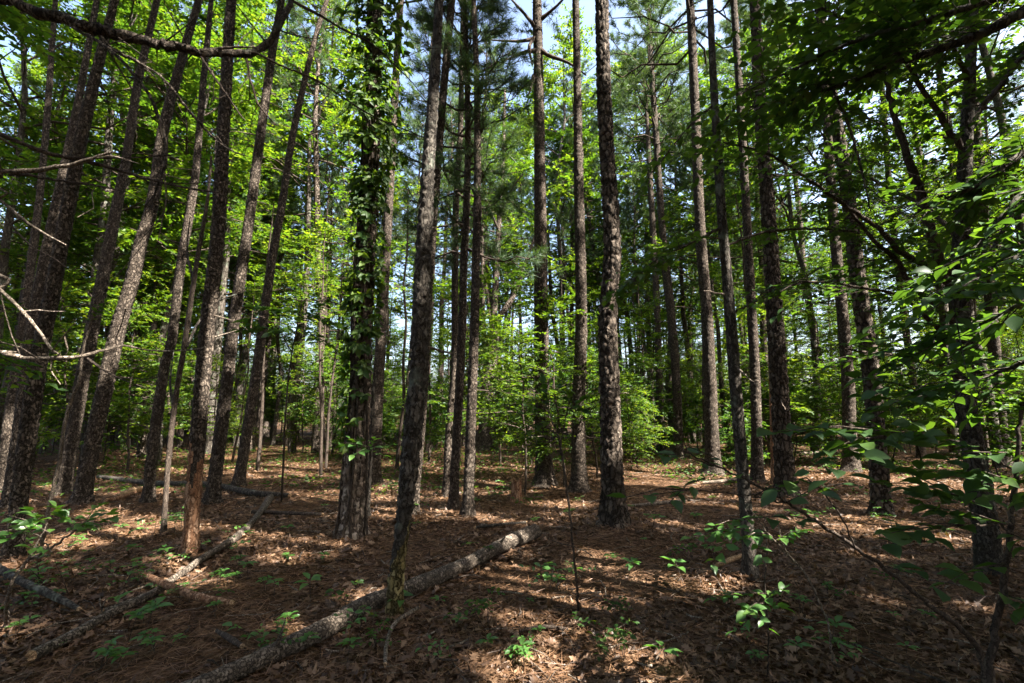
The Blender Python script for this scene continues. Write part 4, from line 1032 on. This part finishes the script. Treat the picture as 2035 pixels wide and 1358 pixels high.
sp = on_ground(1026, 999)
rs = root("tree_stump", (sp[0], sp[1], 0), "small jagged orange-lit stump left of the fork-topped pine", "stump")
rr_ = .085
zz = np.linspace(-.1, .42, 30); sides = 22; th = np.arange(sides) / sides * 6.2832
top = .30 + .14 * vnoise2(th * 2.2, th * 0 + 3)
rad = rr_ * (1 + .5 * np.exp(-np.clip(zz, 0, 1) / .06))
V = np.stack([sp[0] + (rad[:, None] * (1 + .15 * (vnoise2(th[None] * 4, zz[:, None] * 14) - .5)) * np.cos(th)[None]), sp[1] + rad[:, None] * (1 + .15 * (vnoise2(th[None] * 4 + 9, zz[:, None] * 14) - .5)) * np.sin(th)[None], np.minimum(zz[:, None], top[None])], -1)
mb = MB(); i = np.arange(29)[:, None] * sides; j = np.arange(sides)[None]; k = (j + 1) % sides
mb.add(V.reshape(-1, 3), np.stack([i + j, i + k, i + sides + k, i + sides + j], -1).reshape(-1, 4), 0)
mb.obj("bark", [M['bare_wood']], rs, origin=(sp[0], sp[1], 0))
mb = MB(); ring = V[-1]; mb.add(np.concatenate([ring * .98 + np.array([sp[0], sp[1], .33]) * .02, [[sp[0], sp[1], .30]]]), np.array([[a, (a + 1) % sides, sides] for a in range(sides)]), 0, False)
mb.obj("broken_top", [M['cut_wood']], rs, origin=(sp[0], sp[1], 0))

# ------------------------------------------------------------------ ground
g = np.concatenate([-np.geomspace(420, 22, 16), np.linspace(-21, 21, 260), np.geomspace(22, 420, 16)])
gy = np.concatenate([-np.geomspace(300, 7, 10), np.linspace(-6, 30, 230), np.geomspace(31, 600, 18)])
X, Y = np.meshgrid(g, gy)
Z = gh(X, Y) + (vnoise2(X * 5, Y * 5) - .5) * .02
Z = np.where((np.abs(X) > 40) | (Y > 60), Z * .3, Z)
V = np.stack([X, Y, Z], -1).reshape(-1, 3); nx = len(g); ny = len(gy)
i = np.arange(ny - 1)[:, None] * nx; j = np.arange(nx - 1)[None]
mb = MB(); mb.add(V, np.stack([i + j, i + j + 1, i + nx + j + 1, i + nx + j], -1).reshape(-1, 4), 0)
go = mb.obj("ground", [M['ground']]); tag(go, kind="structure")


def frustum_pts(n, d0, d1, rng, power=1.0, half=1.14):
    t = rng.rand(n) ** power
    d = d0 + (d1 - d0) * t
    x = (rng.rand(n) * 2 - 1) * half * d
    return x, d


rng = np.random.RandomState(90)
x, y = frustum_pts(60000, 1.6, 16, rng, 1.25)
clump = vnoise2(x * .9 + 4, y * .9)
k = clump > .25 * rng.rand(len(x)) + .12; x, y = x[k], y[k]; n = len(x)
lv = Leaves()
P = np.stack([x, y, gh(x, y) + .004 + .022 * rng.rand(n)], -1); a = rng.rand(n) * 6.283
D = np.stack([np.cos(a), np.sin(a), rng.randn(n) * .22], -1); N = np.stack([rng.randn(n) * .38, rng.randn(n) * .38, np.ones(n)], -1)
L = (.035 + .07 * rng.rand(n) ** 1.6) * np.clip(.8 + y * .02, .8, 1.1)
lv.add(P, D, N, L, L * (.55 + .35 * rng.rand(n)), rng.randn(n) * 1.6)
mb = MB(); lv.flush(mb, OAK, 0); lo = mb.obj("leaf_litter", [M['litter']]); tag(lo, "brown fallen oak leaves strewn over the forest floor", "leaf litter", kind="stuff")
x, y = frustum_pts(130000, 1.6, 18, rng, 1.25)
k = vnoise2(x * .6 + 14, y * .6 + 3) > .3 * rng.rand(len(x)) + .15; x, y = x[k], y[k]; n = len(x)
lv = Leaves(); a = rng.rand(n) * 6.283
P = np.stack([x, y, gh(x, y) + .004 + .03 * rng.rand(n)], -1)
D = np.stack([np.cos(a), np.sin(a), rng.randn(n) * .16], -1); N = rng.randn(n, 3) * .5 + np.array([0, 0, 1.0])
lv.add(P, D, N, .10 + .10 * rng.rand(n), .0022 + .0004 * y, 0)
mb = MB(); lv.flush(mb, NEEDLE, 0, None, False); so_ = mb.obj("pine_straw", [M['straw']]); tag(so_, "rusty fallen pine needles covering the forest floor", "pine straw", kind="stuff")

mb = MB()
x, y = frustum_pts(1500, 1.8, 15, rng, 1.2)
for a, b in zip(x, y):
    az = rng.rand() * 6.28; ln = .08 + .35 * rng.rand() ** 2; r = .0022 + .005 * rng.rand() ** 2 + .0002 * b
    d_ = np.array([math.cos(az), math.sin(az), 0]); p = np.array([a, b, float(gh(a, b)) + .012 + .03 * rng.rand()])
    q = np.array([p, p + d_ * ln * .5 + np.array([rng.randn() * .04, rng.randn() * .04, .01]) * ln * 2, p + d_ * ln]); q[2, 2] += rng.randn() * .02
    mb.tube(q, np.array([r, r * .9, r * .5]), 5, 0 if rng.rand() < .6 else 1, False)
to_ = mb.obj("twig_litter", [M['dead_wood'], M['dark_twig']]); tag(to_, "dry twigs strewn over the forest floor", "twigs", kind="stuff")

# low green ground cover further back
x, y = frustum_pts(26000, 9, 30, rng, .9)
k = vnoise2(x * .45 + 4, y * .45 + 8) > .42 + .25 * rng.rand(len(x)) - .15 * (y > 14); x, y = x[k], y[k]; n = len(x)
lv = Leaves(); a = rng.rand(n) * 6.283
P = np.stack([x, y, gh(x, y) + .02 + (.06 + .012 * np.clip(y - 9, 0, 20)) * rng.rand(n) ** 1.5], -1)
D = np.stack([np.cos(a), np.sin(a), rng.randn(n) * .3], -1); N = np.stack([rng.randn(n) * .4, rng.randn(n) * .4, np.ones(n)], -1)
L = .06 + .07 * rng.rand(n); lv.add(P, D, N, L, L * .55, 1)
mb = MB(); lv.flush(mb, FAR, 0); uo = mb.obj("undergrowth", [M['leaf_mid']]); tag(uo, "low green leaves of the undergrowth on the far floor", "undergrowth", kind="stuff")
print("ground", time.time() - T0)

# ------------------------------------------------------------------ labels for repeats: where they stand between the landmark stems
LAND.sort()
ORD = "first second third fourth fifth sixth seventh eighth ninth tenth eleventh twelfth thirteenth fourteenth fifteenth sixteenth seventeenth eighteenth nineteenth twentieth twenty-first twenty-second twenty-third twenty-fourth twenty-fifth twenty-sixth twenty-seventh twenty-eighth twenty-ninth thirtieth".split()


def label_row(items, what):
    """items: list of (u, root). Counted from the left in the gap between two landmark stems."""
    gaps = {}
    for u, o in items:
        kx = sum(1 for l in LAND if l[0] < u)
        gaps.setdefault(kx, []).append((u, o))
    for kx, row in gaps.items():
        row.sort(key=lambda r: r[0])
        if kx == 0: where = "left of the " + LAND[0][1]
        elif kx == len(LAND): where = "right of the " + LAND[-1][1]
        else: where = "between %s and %s" % (LAND[kx - 1][1], LAND[kx][1])
        for i, (u, o) in enumerate(row):
            o["label"] = "%s %s" % (what, where) if len(row) == 1 else "%s, %s from left, %s" % (what, ORD[min(i, 29)], where)


# ------------------------------------------------------------------ seedlings on the floor
def seedling_mesh(seed, size=.06, nleaf=7, h=.14, tmpl=OVATE):
    rg = np.random.RandomState(seed); st = MB(); lv = Leaves(); fo = MB()
    ns = 1 + rg.randint(2)
    for s in range(ns):
        dx, dy = rg.randn(2) * .03
        hh = h * (.6 + .6 * rg.rand())
        q = np.array([(0, 0, -.02), (dx * .5, dy * .5, hh * .5), (dx, dy, hh)])
        st.tube(q, np.array([.003, .002, .0015]), 5)
        nl = nleaf
        a = rg.rand() * 6 + np.arange(nl) / nl * 6.283 + rg.randn(nl) * .2
        D = np.stack([np.cos(a), np.sin(a), .1 + rg.randn(nl) * .15], -1)
        zz = hh * (.75 + .25 * rg.rand(nl))
        lv.add(np.array([dx, dy, 0])[None] + np.stack([0 * zz, 0 * zz, zz], -1) + D * .01, D, np.array([0, 0, 1.0])[None] + rg.randn(nl, 3) * .2, size * (.7 + .5 * rg.rand(nl)), size * .5, 1)
    lv.flush(fo, tmpl, 0)
    return st.mesh("stem", [M['dark_twig']]), fo.mesh("foliage", [M['leaf_seed']])


protos = []
for s in range(4):                                          # sprigs with leaves set along the stem
    rg = np.random.RandomState(240 + s); st = MB(); fo = MB(); lv = Leaves()
    for q in range(1 + s % 3):
        dv = unit(np.array([rg.randn() * .5, rg.randn() * .5, .7 + .5 * rg.rand()])); ln = .16 + .2 * rg.rand()
        st.tube(np.array([(0, 0, -.02), dv * ln * .5, dv * ln]), np.array([.003, .002, .0012]), 5)
        for j in range(3):
            e = unit(np.array([rg.randn(), rg.randn(), .15])); spray(lv, dv * ln * (.5 + .2 * j), e, .1 + .1 * rg.rand(), 6, .035 + .02 * rg.rand(), rg, tilt=.4)
    lv.flush(fo, OVATE, 0)
    r_ = bpy.data.objects.new("seedling", None); a_ = bpy.data.objects.new("stem", st.mesh("stem", [M['dark_twig']])); b_ = bpy.data.objects.new("foliage", fo.mesh("foliage", [M['leaf_seed' if s % 2 else 'leaf_mid']])); a_.parent = r_; b_.parent = r_
    protos.append((r_, a_, b_))
for s in range(6):
    sm, fm = seedling_mesh(200 + s, [.06, .075, .05, .09, .06, .07][s], [5, 7, 8, 5, 6, 9][s], [.10, .14, .18, .2, .09, .12][s])
    r_ = bpy.data.objects.new("seedling", None)
    a_ = bpy.data.objects.new("stem", sm); b_ = bpy.data.objects.new("foliage", fm); a_.parent = r_; b_.parent = r_
    protos.append((r_, a_, b_))


def place(proto, loc, rz, sc, name_group, cat):
    r_ = proto[0].copy(); COL.objects.link(r_)
    for c in proto[1:]:
        d_ = c.copy(); COL.objects.link(d_); d_.parent = r_
    r_.location = [float(q) for q in loc]; r_.rotation_euler = (0, 0, rz); r_.scale = (sc, sc, sc)
    return tag(r_, None, cat, name_group)


rng = np.random.RandomState(31)
near, far = [], []
fixed = [(1083, 1277), (970, 1303), (1015, 1322), (1050, 1333), (1240, 1330), (1060, 1215), (1090, 1195), (1320, 1345), (690, 1340), (905, 1345), (968, 1268), (1000, 990), (1150, 960), (1160, 1000), (1060, 1010), (985, 1005), (1070, 1060), (1255, 1020), (1420, 1120), (1360, 1180), (1450, 1290), (1500, 1330), (1700, 1340), (1680, 1320), (1230, 1260), (860, 1225), (745, 1300), (655, 1130), (560, 1130), (470, 1140), (450, 1110), (350, 1130), (300, 1240), (250, 1260), (200, 1210), (130, 1190), (340, 1290), (420, 1230), (540, 1190), (605, 1200), (600, 1300), (500, 1330), (120, 1300), (60, 1250), (700, 1270), (1780, 1190), (1850, 1250), (1640, 1200), (1590, 1240), (1500, 1110), (1420, 1010), (1580, 1050), (1380, 1050), (1295, 1100), (180, 1110), (270, 1110), (90, 1170), (240, 1180), (380, 1200), (640, 1010), (830, 1060), (860, 1010), (500, 1080), (1130, 1050), (1440, 1220)]
fixed += [(rng.uniform(20, 640), rng.uniform(1060, 1335)) for k in range(46)] + [(rng.uniform(640, 1900), rng.uniform(950, 1335)) for k in range(44)]
for u, v in fixed:
    p = on_ground(u + rng.randn() * 8, v + rng.randn() * 3)
    o = place(protos[rng.randint(10)], (p[0], p[1], float(gh(p[0], p[1]))), rng.rand() * 6.28, (.55 + .6 * rng.rand()) * (1 if p[1] < 4 else 1.3), "seedlings on the forest floor", "seedling")
    (near if v > 1150 else far).append((project(o.location)[0], o))
label_row(near, "low seedling")
label_row(far, "small far seedling")

# ------------------------------------------------------------------ background: pines, leafy trees and saplings as copies of a few built ones
def proto_tree(name, trunk_mb, crown_mb, tm, cm):
    r_ = bpy.data.objects.new(name, None)
    a_ = bpy.data.objects.new("trunk", trunk_mb.mesh("trunk", tm)); b_ = bpy.data.objects.new("crown", crown_mb.mesh("crown", cm))
    a_.parent = r_; b_.parent = r_
    return (r_, a_, b_)


def wob_axis(rng, h, amp):
    zz = np.linspace(-.3, h, 9); xx = np.cumsum(rng.randn(9) * amp); yy = np.cumsum(rng.randn(9) * amp); xx -= xx[0]; yy -= yy[0]
    return lambda z: np.array([np.interp(z, zz, xx), np.interp(z, zz, yy), z])


pine_p, leaf_p, sap_p = [], [], []
for s in range(5):
    rg = np.random.RandomState(300 + s); h = 16.5 + 2.2 * rg.rand(); ax = wob_axis(rg, h, .10)
    tb = MB(); zz = np.linspace(-.3, h, 60); tb.tube([ax(z) for z in zz], (.155 * (1 - zz / h * .82) + .05 * np.exp(-np.clip(zz, 0, 9) / .25)), 12, 0, True, .12, s)
    cb = MB(); pine_crown(cb, h * .52, h, 2.5, rg, nb=54, needles=28, nlen=.21, nwid=.013, axis=ax, twigs=8)
    for k in range(9):
        z = 3 + (h * .52 - 3) * rg.rand(); az = rg.rand() * 6.28; ln = .4 + 1.0 * rg.rand(); dd = np.array([math.cos(az), math.sin(az), .1 + .3 * rg.randn()])
        cb.tube(np.array([ax(z), ax(z) + dd * ln * .5, ax(z) + dd * ln + rg.randn(3) * .1]), np.array([.018, .012, .005]), 4, 0, False)
    pine_p.append(proto_tree("pine_tree", tb, cb, [M['far_bark']], [M['dark_twig'], M['needle']]))
for s in range(5):
    rg = np.random.RandomState(330 + s); h = [10, 13, 15.5, 9, 14][s]; ax = wob_axis(rg, h, .16)
    tb = MB(); zz = np.linspace(-.3, h * .95, 50); tb.tube([ax(z) for z in zz], (.085 * h / 11 * (1 - zz / h * .85)), 9, 0, True, .1, s)
    cb = MB(); broad_crown(cb, h * [.2, .3, .25, .15, .35][s], h, [2.7, 3.1, 3.2, 2.6, 3.3][s], rg, 28, 6, 5, 13, [.12, .135, .13, .12, .14][s], axis=ax)
    leaf_p.append(proto_tree("broadleaf_tree", tb, cb, [M['hard_bark']], [M['dark_twig'], M['leaf_bright' if s in (0, 2) else 'leaf_mid']]))
for s in range(8):
    rg = np.random.RandomState(360 + s); h = [2.4, 3.2, 4.2, 5.0, 3.6, 2.0, 8.5, 7.0][s]; ax = wob_axis(rg, h, .07)
    tb = MB(); zz = np.linspace(-.15, h * .96, 26); tb.tube([ax(z) for z in zz], (.018 * h / 3 * (1 - zz / h * .8) + .004), 7, 0, True, .1, s)
    cb = MB(); broad_crown(cb, h * [.22, .3, .22, .22, .35, .2, .6, .5][s], h, [.9, 1.2, 1.5, 1.7, 1.3, .9, 1.3, 1.2][s], rg, [19, 14, 20, 19, 15, 15, 9, 8][s], [5, 4, 5, 5, 4, 5, 4, 4][s], 4, [13, 9, 11, 11, 12, 9, 9, 9][s], [.075, .13, .095, .115, .085, .12, .11, .09][s], axis=ax, spl=.4, rise=.22)
    sap_p.append(proto_tree("sapling", tb, cb, [M['dark_twig']], [M['dark_twig'], M[['leaf_bright', 'leaf_mid', 'leaf_bright', 'leaf_bright', 'leaf_deep', 'leaf_mid', 'leaf_mid', 'leaf_bright'][s]]]))
print("protos", time.time() - T0)



def shades_clearing(x, y, r, h0, h1):                # would this crown shade one of the sunny clearings of the understorey?
    for cx, cy_, cr in CLEAR:
        for h in np.linspace(h0, h1, 6):
            if (x - SUN[0] / SUN[2] * h - cx) ** 2 + (y - SUN[1] / SUN[2] * h - cy_) ** 2 < (cr + r) ** 2: return True
    return False


OCC = [(AX[k][0](0)[0], AX[k][0](0)[1]) for k in AX]


def in_gap(x, d):                                     # lines of sight left open to the sky beyond the wood
    u = W / 2 + F * x / d
    return d > 23 and any(abs(u - c) < 8 + .85 * F / d for c in (595, 800, 885, 1045, 1112, 1610, 1812, 180))


def spots(n, d0, d1, rng, mind, taken, half=1.12, power=1.0, shade=None, ban=None):
    out = []
    tries = 0
    while len(out) < n and tries < 9000:
        tries += 1
        d = math.sqrt(d0 * d0 + (d1 * d1 - d0 * d0) * rng.rand() ** power); x = (rng.rand() * 2 - 1) * half * d
        if shade and shades_clearing(x, d, *shade): continue
        if ban and ban(x, d): continue
        if all((x - a) ** 2 + (d - b) ** 2 > mind * mind for a, b in taken): out.append((x, d)); taken.append((x, d))
    return out


rng = np.random.RandomState(17)
tk = list(OCC)
items = []
for x, y in spots(74, 16, 46, rng, 1.9, tk, shade=(.6, 8, 16), ban=in_gap):
    o = place(pine_p[rng.randint(5)], (x, y, 0), rng.rand() * 6.28, .82 + .35 * rng.rand(), "pines of the far wood", "pine tree")
    o.rotation_euler = (rng.randn() * .03, rng.randn() * .035, rng.rand() * 6.28); items.append((project((x, y, 2))[0], o))
for x, y in spots(26, 19, 50, rng, 1.3, tk, half=1.0, ban=in_gap):
    o = place(pine_p[rng.randint(5)], (x, y, 0), rng.rand() * 6.28, .9 + .4 * rng.rand(), "pines of the far wood", "pine tree")
    o.rotation_euler = (rng.randn() * .03, rng.randn() * .04, rng.rand() * 6.28); items.append((project((x, y, 2))[0], o))
for x, y in spots(26, 14, 26, rng, .9, tk, half=1.05, shade=(.2, 9, 14)):
    o = place(pine_p[rng.randint(5)], (x, y, 0), rng.rand() * 6.28, .66 + .16 * rng.rand(), "pines of the far wood", "pine tree")
    o.rotation_euler = (rng.randn() * .03, rng.randn() * .05, rng.rand() * 6.28); items.append((project((x, y, 2))[0], o))
for u_, y_, sc_ in ((505, 20, 1.2), (640, 18.5, 1.2), (845, 25, 1.3), (985, 27, 1.35), (1115, 18.5, 1.2), (1240, 17.5, 1.15), (1335, 21, 1.25), (1455, 18.5, 1.2), (1545, 21, 1.25), (1640, 23, 1.3)):
    x = (u_ - W / 2) / F * y_
    if shades_clearing(x, y_, .3, 10, 18): continue
    o = place(pine_p[rng.randint(5)], (x, y_, 0), rng.rand() * 6.28, sc_, "pines of the far wood", "pine tree"); tk.append((x, y_))
    items.append((project((x, y_, 2))[0], o))
label_row(items, "far pine")
items = []; tk2 = []
for x, y in spots(84, 13, 44, rng, 2.0, tk2, shade=(1.2, 3, 13), ban=lambda x, d: (d < 26 and 1170 < W / 2 + F * x / d < 1500) or in_gap(x, d)):
    o = place(leaf_p[rng.randint(5)], (x, y, 0), rng.rand() * 6.28, .8 + .4 * rng.rand(), "leafy trees of the far wood", "tree")
    items.append((project((x, y, 2))[0], o))
for k in range(26):
    y = rng.uniform(10.5, 21); x = -rng.uniform(.22, 1.12) * y if k < 18 else rng.uniform(.5, 1.1) * (y + 4)
    if any((x - a) ** 2 + (y - b) ** 2 < 1.0 for a, b in OCC + tk2) or shades_clearing(x, y, .9, 4, 14): continue
    tk2.append((x, y))
    if k == 25:
        for x2, y2 in spots(44, 20, 42, rng, 1.5, tk2, half=1.0, ban=in_gap):
            o = place(leaf_p[[1, 2, 4][rng.randint(3)]], (x2, y2, 0), rng.rand() * 6.28, 1.2 + .45 * rng.rand(), "leafy trees of the far wood", "tree")
            items.append((project((x2, y2, 2))[0], o))
    o = place(leaf_p[[1, 2, 4][rng.randint(3)]], (x, y, 0), rng.rand() * 6.28, 1.05 + .3 * rng.rand(), "leafy trees of the far wood", "tree")
    items.append((project((x, y, 2))[0], o))
for u_, y_, sc_ in ((590, 19, 1.35), (330, 15, 1.2), (430, 18, 1.35), (690, 22, 1.5), (1120, 24, 1.5), (1255, 27, 1.6), (1385, 27, 1.55), (480, 22, 1.45), (1600, 18, 1.3), (1960, 13.5, 1.3), (2060, 12.5, 1.3), (1880, 17, 1.4), (1740, 19, 1.4), (905, 30, 1.5), (1105, 27, 1.5), (1290, 26, 1.5), (1400, 24, 1.45), (1185, 33, 1.7), (1500, 30, 1.6), (1000, 38, 1.8)):
    x = (u_ - W / 2) / F * y_
    if y_ < 24 and shades_clearing(x, y_, .3, 7, 15) and 720 < u_ < 1850: continue
    o = place(leaf_p[[1, 2, 4][rng.randint(3)]], (x, y_, 0), rng.rand() * 6.28, sc_, "leafy trees of the far wood", "tree")
    items.append((project((x, y_, 2))[0], o))
label_row(items, "far leafy tree")
items = []; tk3 = list(OCC)
for u_, v_, var, sc_ in ((1120, 975, 3, .80), (1040, 985, 2, .78), (1185, 950, 3, .78), (600, 905, 3, .8), (660, 900, 2, .9), (1530, 930, 3, .95), (1620, 915, 3, 1.0), (250, 940, 3, .9), (60, 930, 2, 1.1), (1830, 930, 3, .9), (775, 893, 3, .75), (800, 882, 4, .95), (760, 876, 1, 1.1), (815, 874, 3, .9), (785, 868, 2, 1.2), (880, 880, 1, 1.0), (1045, 876, 2, 1.1), (1610, 878, 2, 1.1)):
    p = on_ground(u_, v_); tk3.append((p[0], p[1]))
    o = place(sap_p[var], (p[0], p[1], float(gh(p[0], p[1]))), rng.rand() * 6.28, sc_, "leafy saplings of the understorey", "sapling")
    items.append((u_, o))
for x, y in spots(34, 11.5, 16, rng, .8, tk3) + spots(235, 16, 36, rng, .75, tk3):
    o = place(sap_p[rng.randint(8)], (x, y, float(gh(x, y))), rng.rand() * 6.28, .75 + .5 * rng.rand(), "leafy saplings of the understorey", "sapling")
    items.append((project((x, y, 1))[0], o))
label_row(items, "leafy sapling")

# distant leafy belt closing the view
rng = np.random.RandomState(77)
items = []
for k in range(90):
    y = rng.uniform(36, 62); x = (rng.rand() * 2 - 1) * 1.12 * y
    o = place(leaf_p[[0, 3, 2][rng.randint(3)]], (x, y, -.6), rng.rand() * 6.28, (.48 + .3 * rng.rand()) * (.75 if in_gap(x, y) else 1), "leafy trees at the wood's far side", "tree")
    items.append((project((x, y, 2))[0], o))
label_row(items, "remote leafy tree")

# ------------------------------------------------------------------ unseen trees added out of frame to shade the floor and block sky light
rng = np.random.RandomState(23)
off = []  # pines added for shade, their crowns cut open to shape the sun patches
tries = 0
while len(off) < 40 and tries < 4000:
    tries += 1
    x = rng.uniform(1, 30); y = rng.uniform(-14, 24)
    if y > .5 and abs(x) < 1.25 * y + 1.0: continue
    if all((x - a) ** 2 + (y - b) ** 2 > 2.6 ** 2 for a, b in off): off.append((x, y))
off += [(1.5, -1.5), (3.6, .3), (5.6, 2.0), (7.6, 3.7), (-.6, -3), (2.8, -3.2), (9.2, 5.1), (6, -.6), (11.5, 7), (4.4, -1.8), (8.6, 1.2), (10.6, .4), (12.6, 1.8), (7.1, .9), (9.6, -1.3), (13.8, 4.2), (6.6, -3.0), (11.4, 3.2)]
for i, (x, y) in enumerate(off):
    rg = np.random.RandomState(500 + i); h = 15 + 4 * rg.rand(); ax0 = wob_axis(rg, h, .08)
    ax = lambda z, ax0=ax0, x=x, y=y: ax0(z) + np.array([x, y, 0])
    r_ = root("pine_tree", (x, y, 0), "unseen pine added on the sunny side to shade the floor", "pine tree", "unseen pines added on the sunny side for shade")
    tb = MB(); zz = np.linspace(-.3, h, 24); tb.tube([ax(z) for z in zz], (.15 * (1 - zz / h * .8)), 9); tb.obj("trunk", [M['far_bark']], r_, origin=(x, y, 0))
    cb = MB(); pine_crown(cb, h * .5, h, 2.7, rg, nb=64, needles=40, nlen=.23, nwid=.034, axis=ax, twigs=8, carve=True); cb.obj("crown", [M['dark_twig'], M['needle']], r_, origin=(x, y, 0))
off2 = []  # leafy trees added for extra shade, crowns cut open the same way
tries = 0
while len(off2) < 20 and tries < 4000:
    tries += 1
    x = rng.uniform(3, 18); y = rng.uniform(-7, 10)
    if y > .3 and abs(x) < 1.15 * y + 2.8: continue
    if all((x - a) ** 2 + (y - b) ** 2 > 2.6 ** 2 for a, b in off2): off2.append((x, y))
for i, (x, y) in enumerate(off2):
    rg = np.random.RandomState(600 + i); h = 7 + 4 * rg.rand()
    r_ = root("broadleaf_tree", (x, y, 0), "unseen leafy tree added on the sunny side to shade the floor", "tree", "unseen leafy trees added on the sunny side for shade")
    ax = lambda z, x=x, y=y: np.array([x, y, z])
    tb = MB(); zz = np.linspace(-.3, h, 20); tb.tube([ax(z) for z in zz], (.09 * (1 - zz / h * .85)), 8); tb.obj("trunk", [M['hard_bark']], r_, origin=(x, y, 0))
    cb = MB(); broad_crown(cb, h * .4, h, 2.8, rg, 24, 6, 4, 13, .14, axis=ax, carve=True); cb.obj("crown", [M['dark_twig'], M['leaf_mid']], r_, origin=(x, y, 0))

rng = np.random.RandomState(88)
off3 = []; tries = 0  # trees added left and behind to dim the sky light
while len(off3) < 34 and tries < 3000:
    tries += 1
    x = rng.uniform(-20, 2); y = rng.uniform(-14, 10)
    if y > -1 and abs(x) < 1.3 * y + 3.2: continue
    if all((x - a) ** 2 + (y - b) ** 2 > 2.6 ** 2 for a, b in off3): off3.append((x, y))
for i, (x, y) in enumerate(off3):
    o = place((pine_p if i % 3 else leaf_p)[i % 5], (x, y, 0), rng.rand() * 6.28, .95 + .2 * rng.rand(), "unseen trees added left of and behind the camera for shade", "tree")
    o["label"] = "unseen tree added outside the view to block sky light"

# ------------------------------------------------------------------ light
sd = bpy.data.lights.new("sun", 'SUN'); so = bpy.data.objects.new("sun", sd); COL.objects.link(so)
sd.energy = 5.0; sd.angle = math.radians(.5); sd.color = (1, .95, .86)
so.rotation_euler = Vector(SUN).to_track_quat('Z', 'Y').to_euler()
so.location = SUN * 60
w = bpy.data.worlds.new("World"); scene.world = w; w.use_nodes = True
nt = w.node_tree; bg = nt.nodes["Background"]
sk = nt.nodes.new("ShaderNodeTexSky"); sk.sky_type = 'NISHITA'; sk.sun_disc = False
sk.sun_elevation = SUN_EL; sk.sun_rotation = math.atan2(SUN[0], SUN[1]); sk.air_density = 1.0; sk.dust_density = 5; sk.ozone_density = 1.2
nt.links.new(sk.outputs[0], bg.inputs[0]); bg.inputs[1].default_value = .09
vs = scene.view_settings; vs.view_transform = 'Standard'; vs.look = 'None'; vs.gamma = 1; vs.exposure = 2.85
cy = scene.cycles
cy.max_bounces = 7; cy.diffuse_bounces = 4; cy.glossy_bounces = 2; cy.transmission_bounces = 4; cy.transparent_max_bounces = 4
cy.use_denoising = True; cy.denoiser = 'OPENIMAGEDENOISE'; cy.caustics_reflective = False; cy.caustics_refractive = False
cy.sample_clamp_indirect = 8
print("done", time.time() - T0)
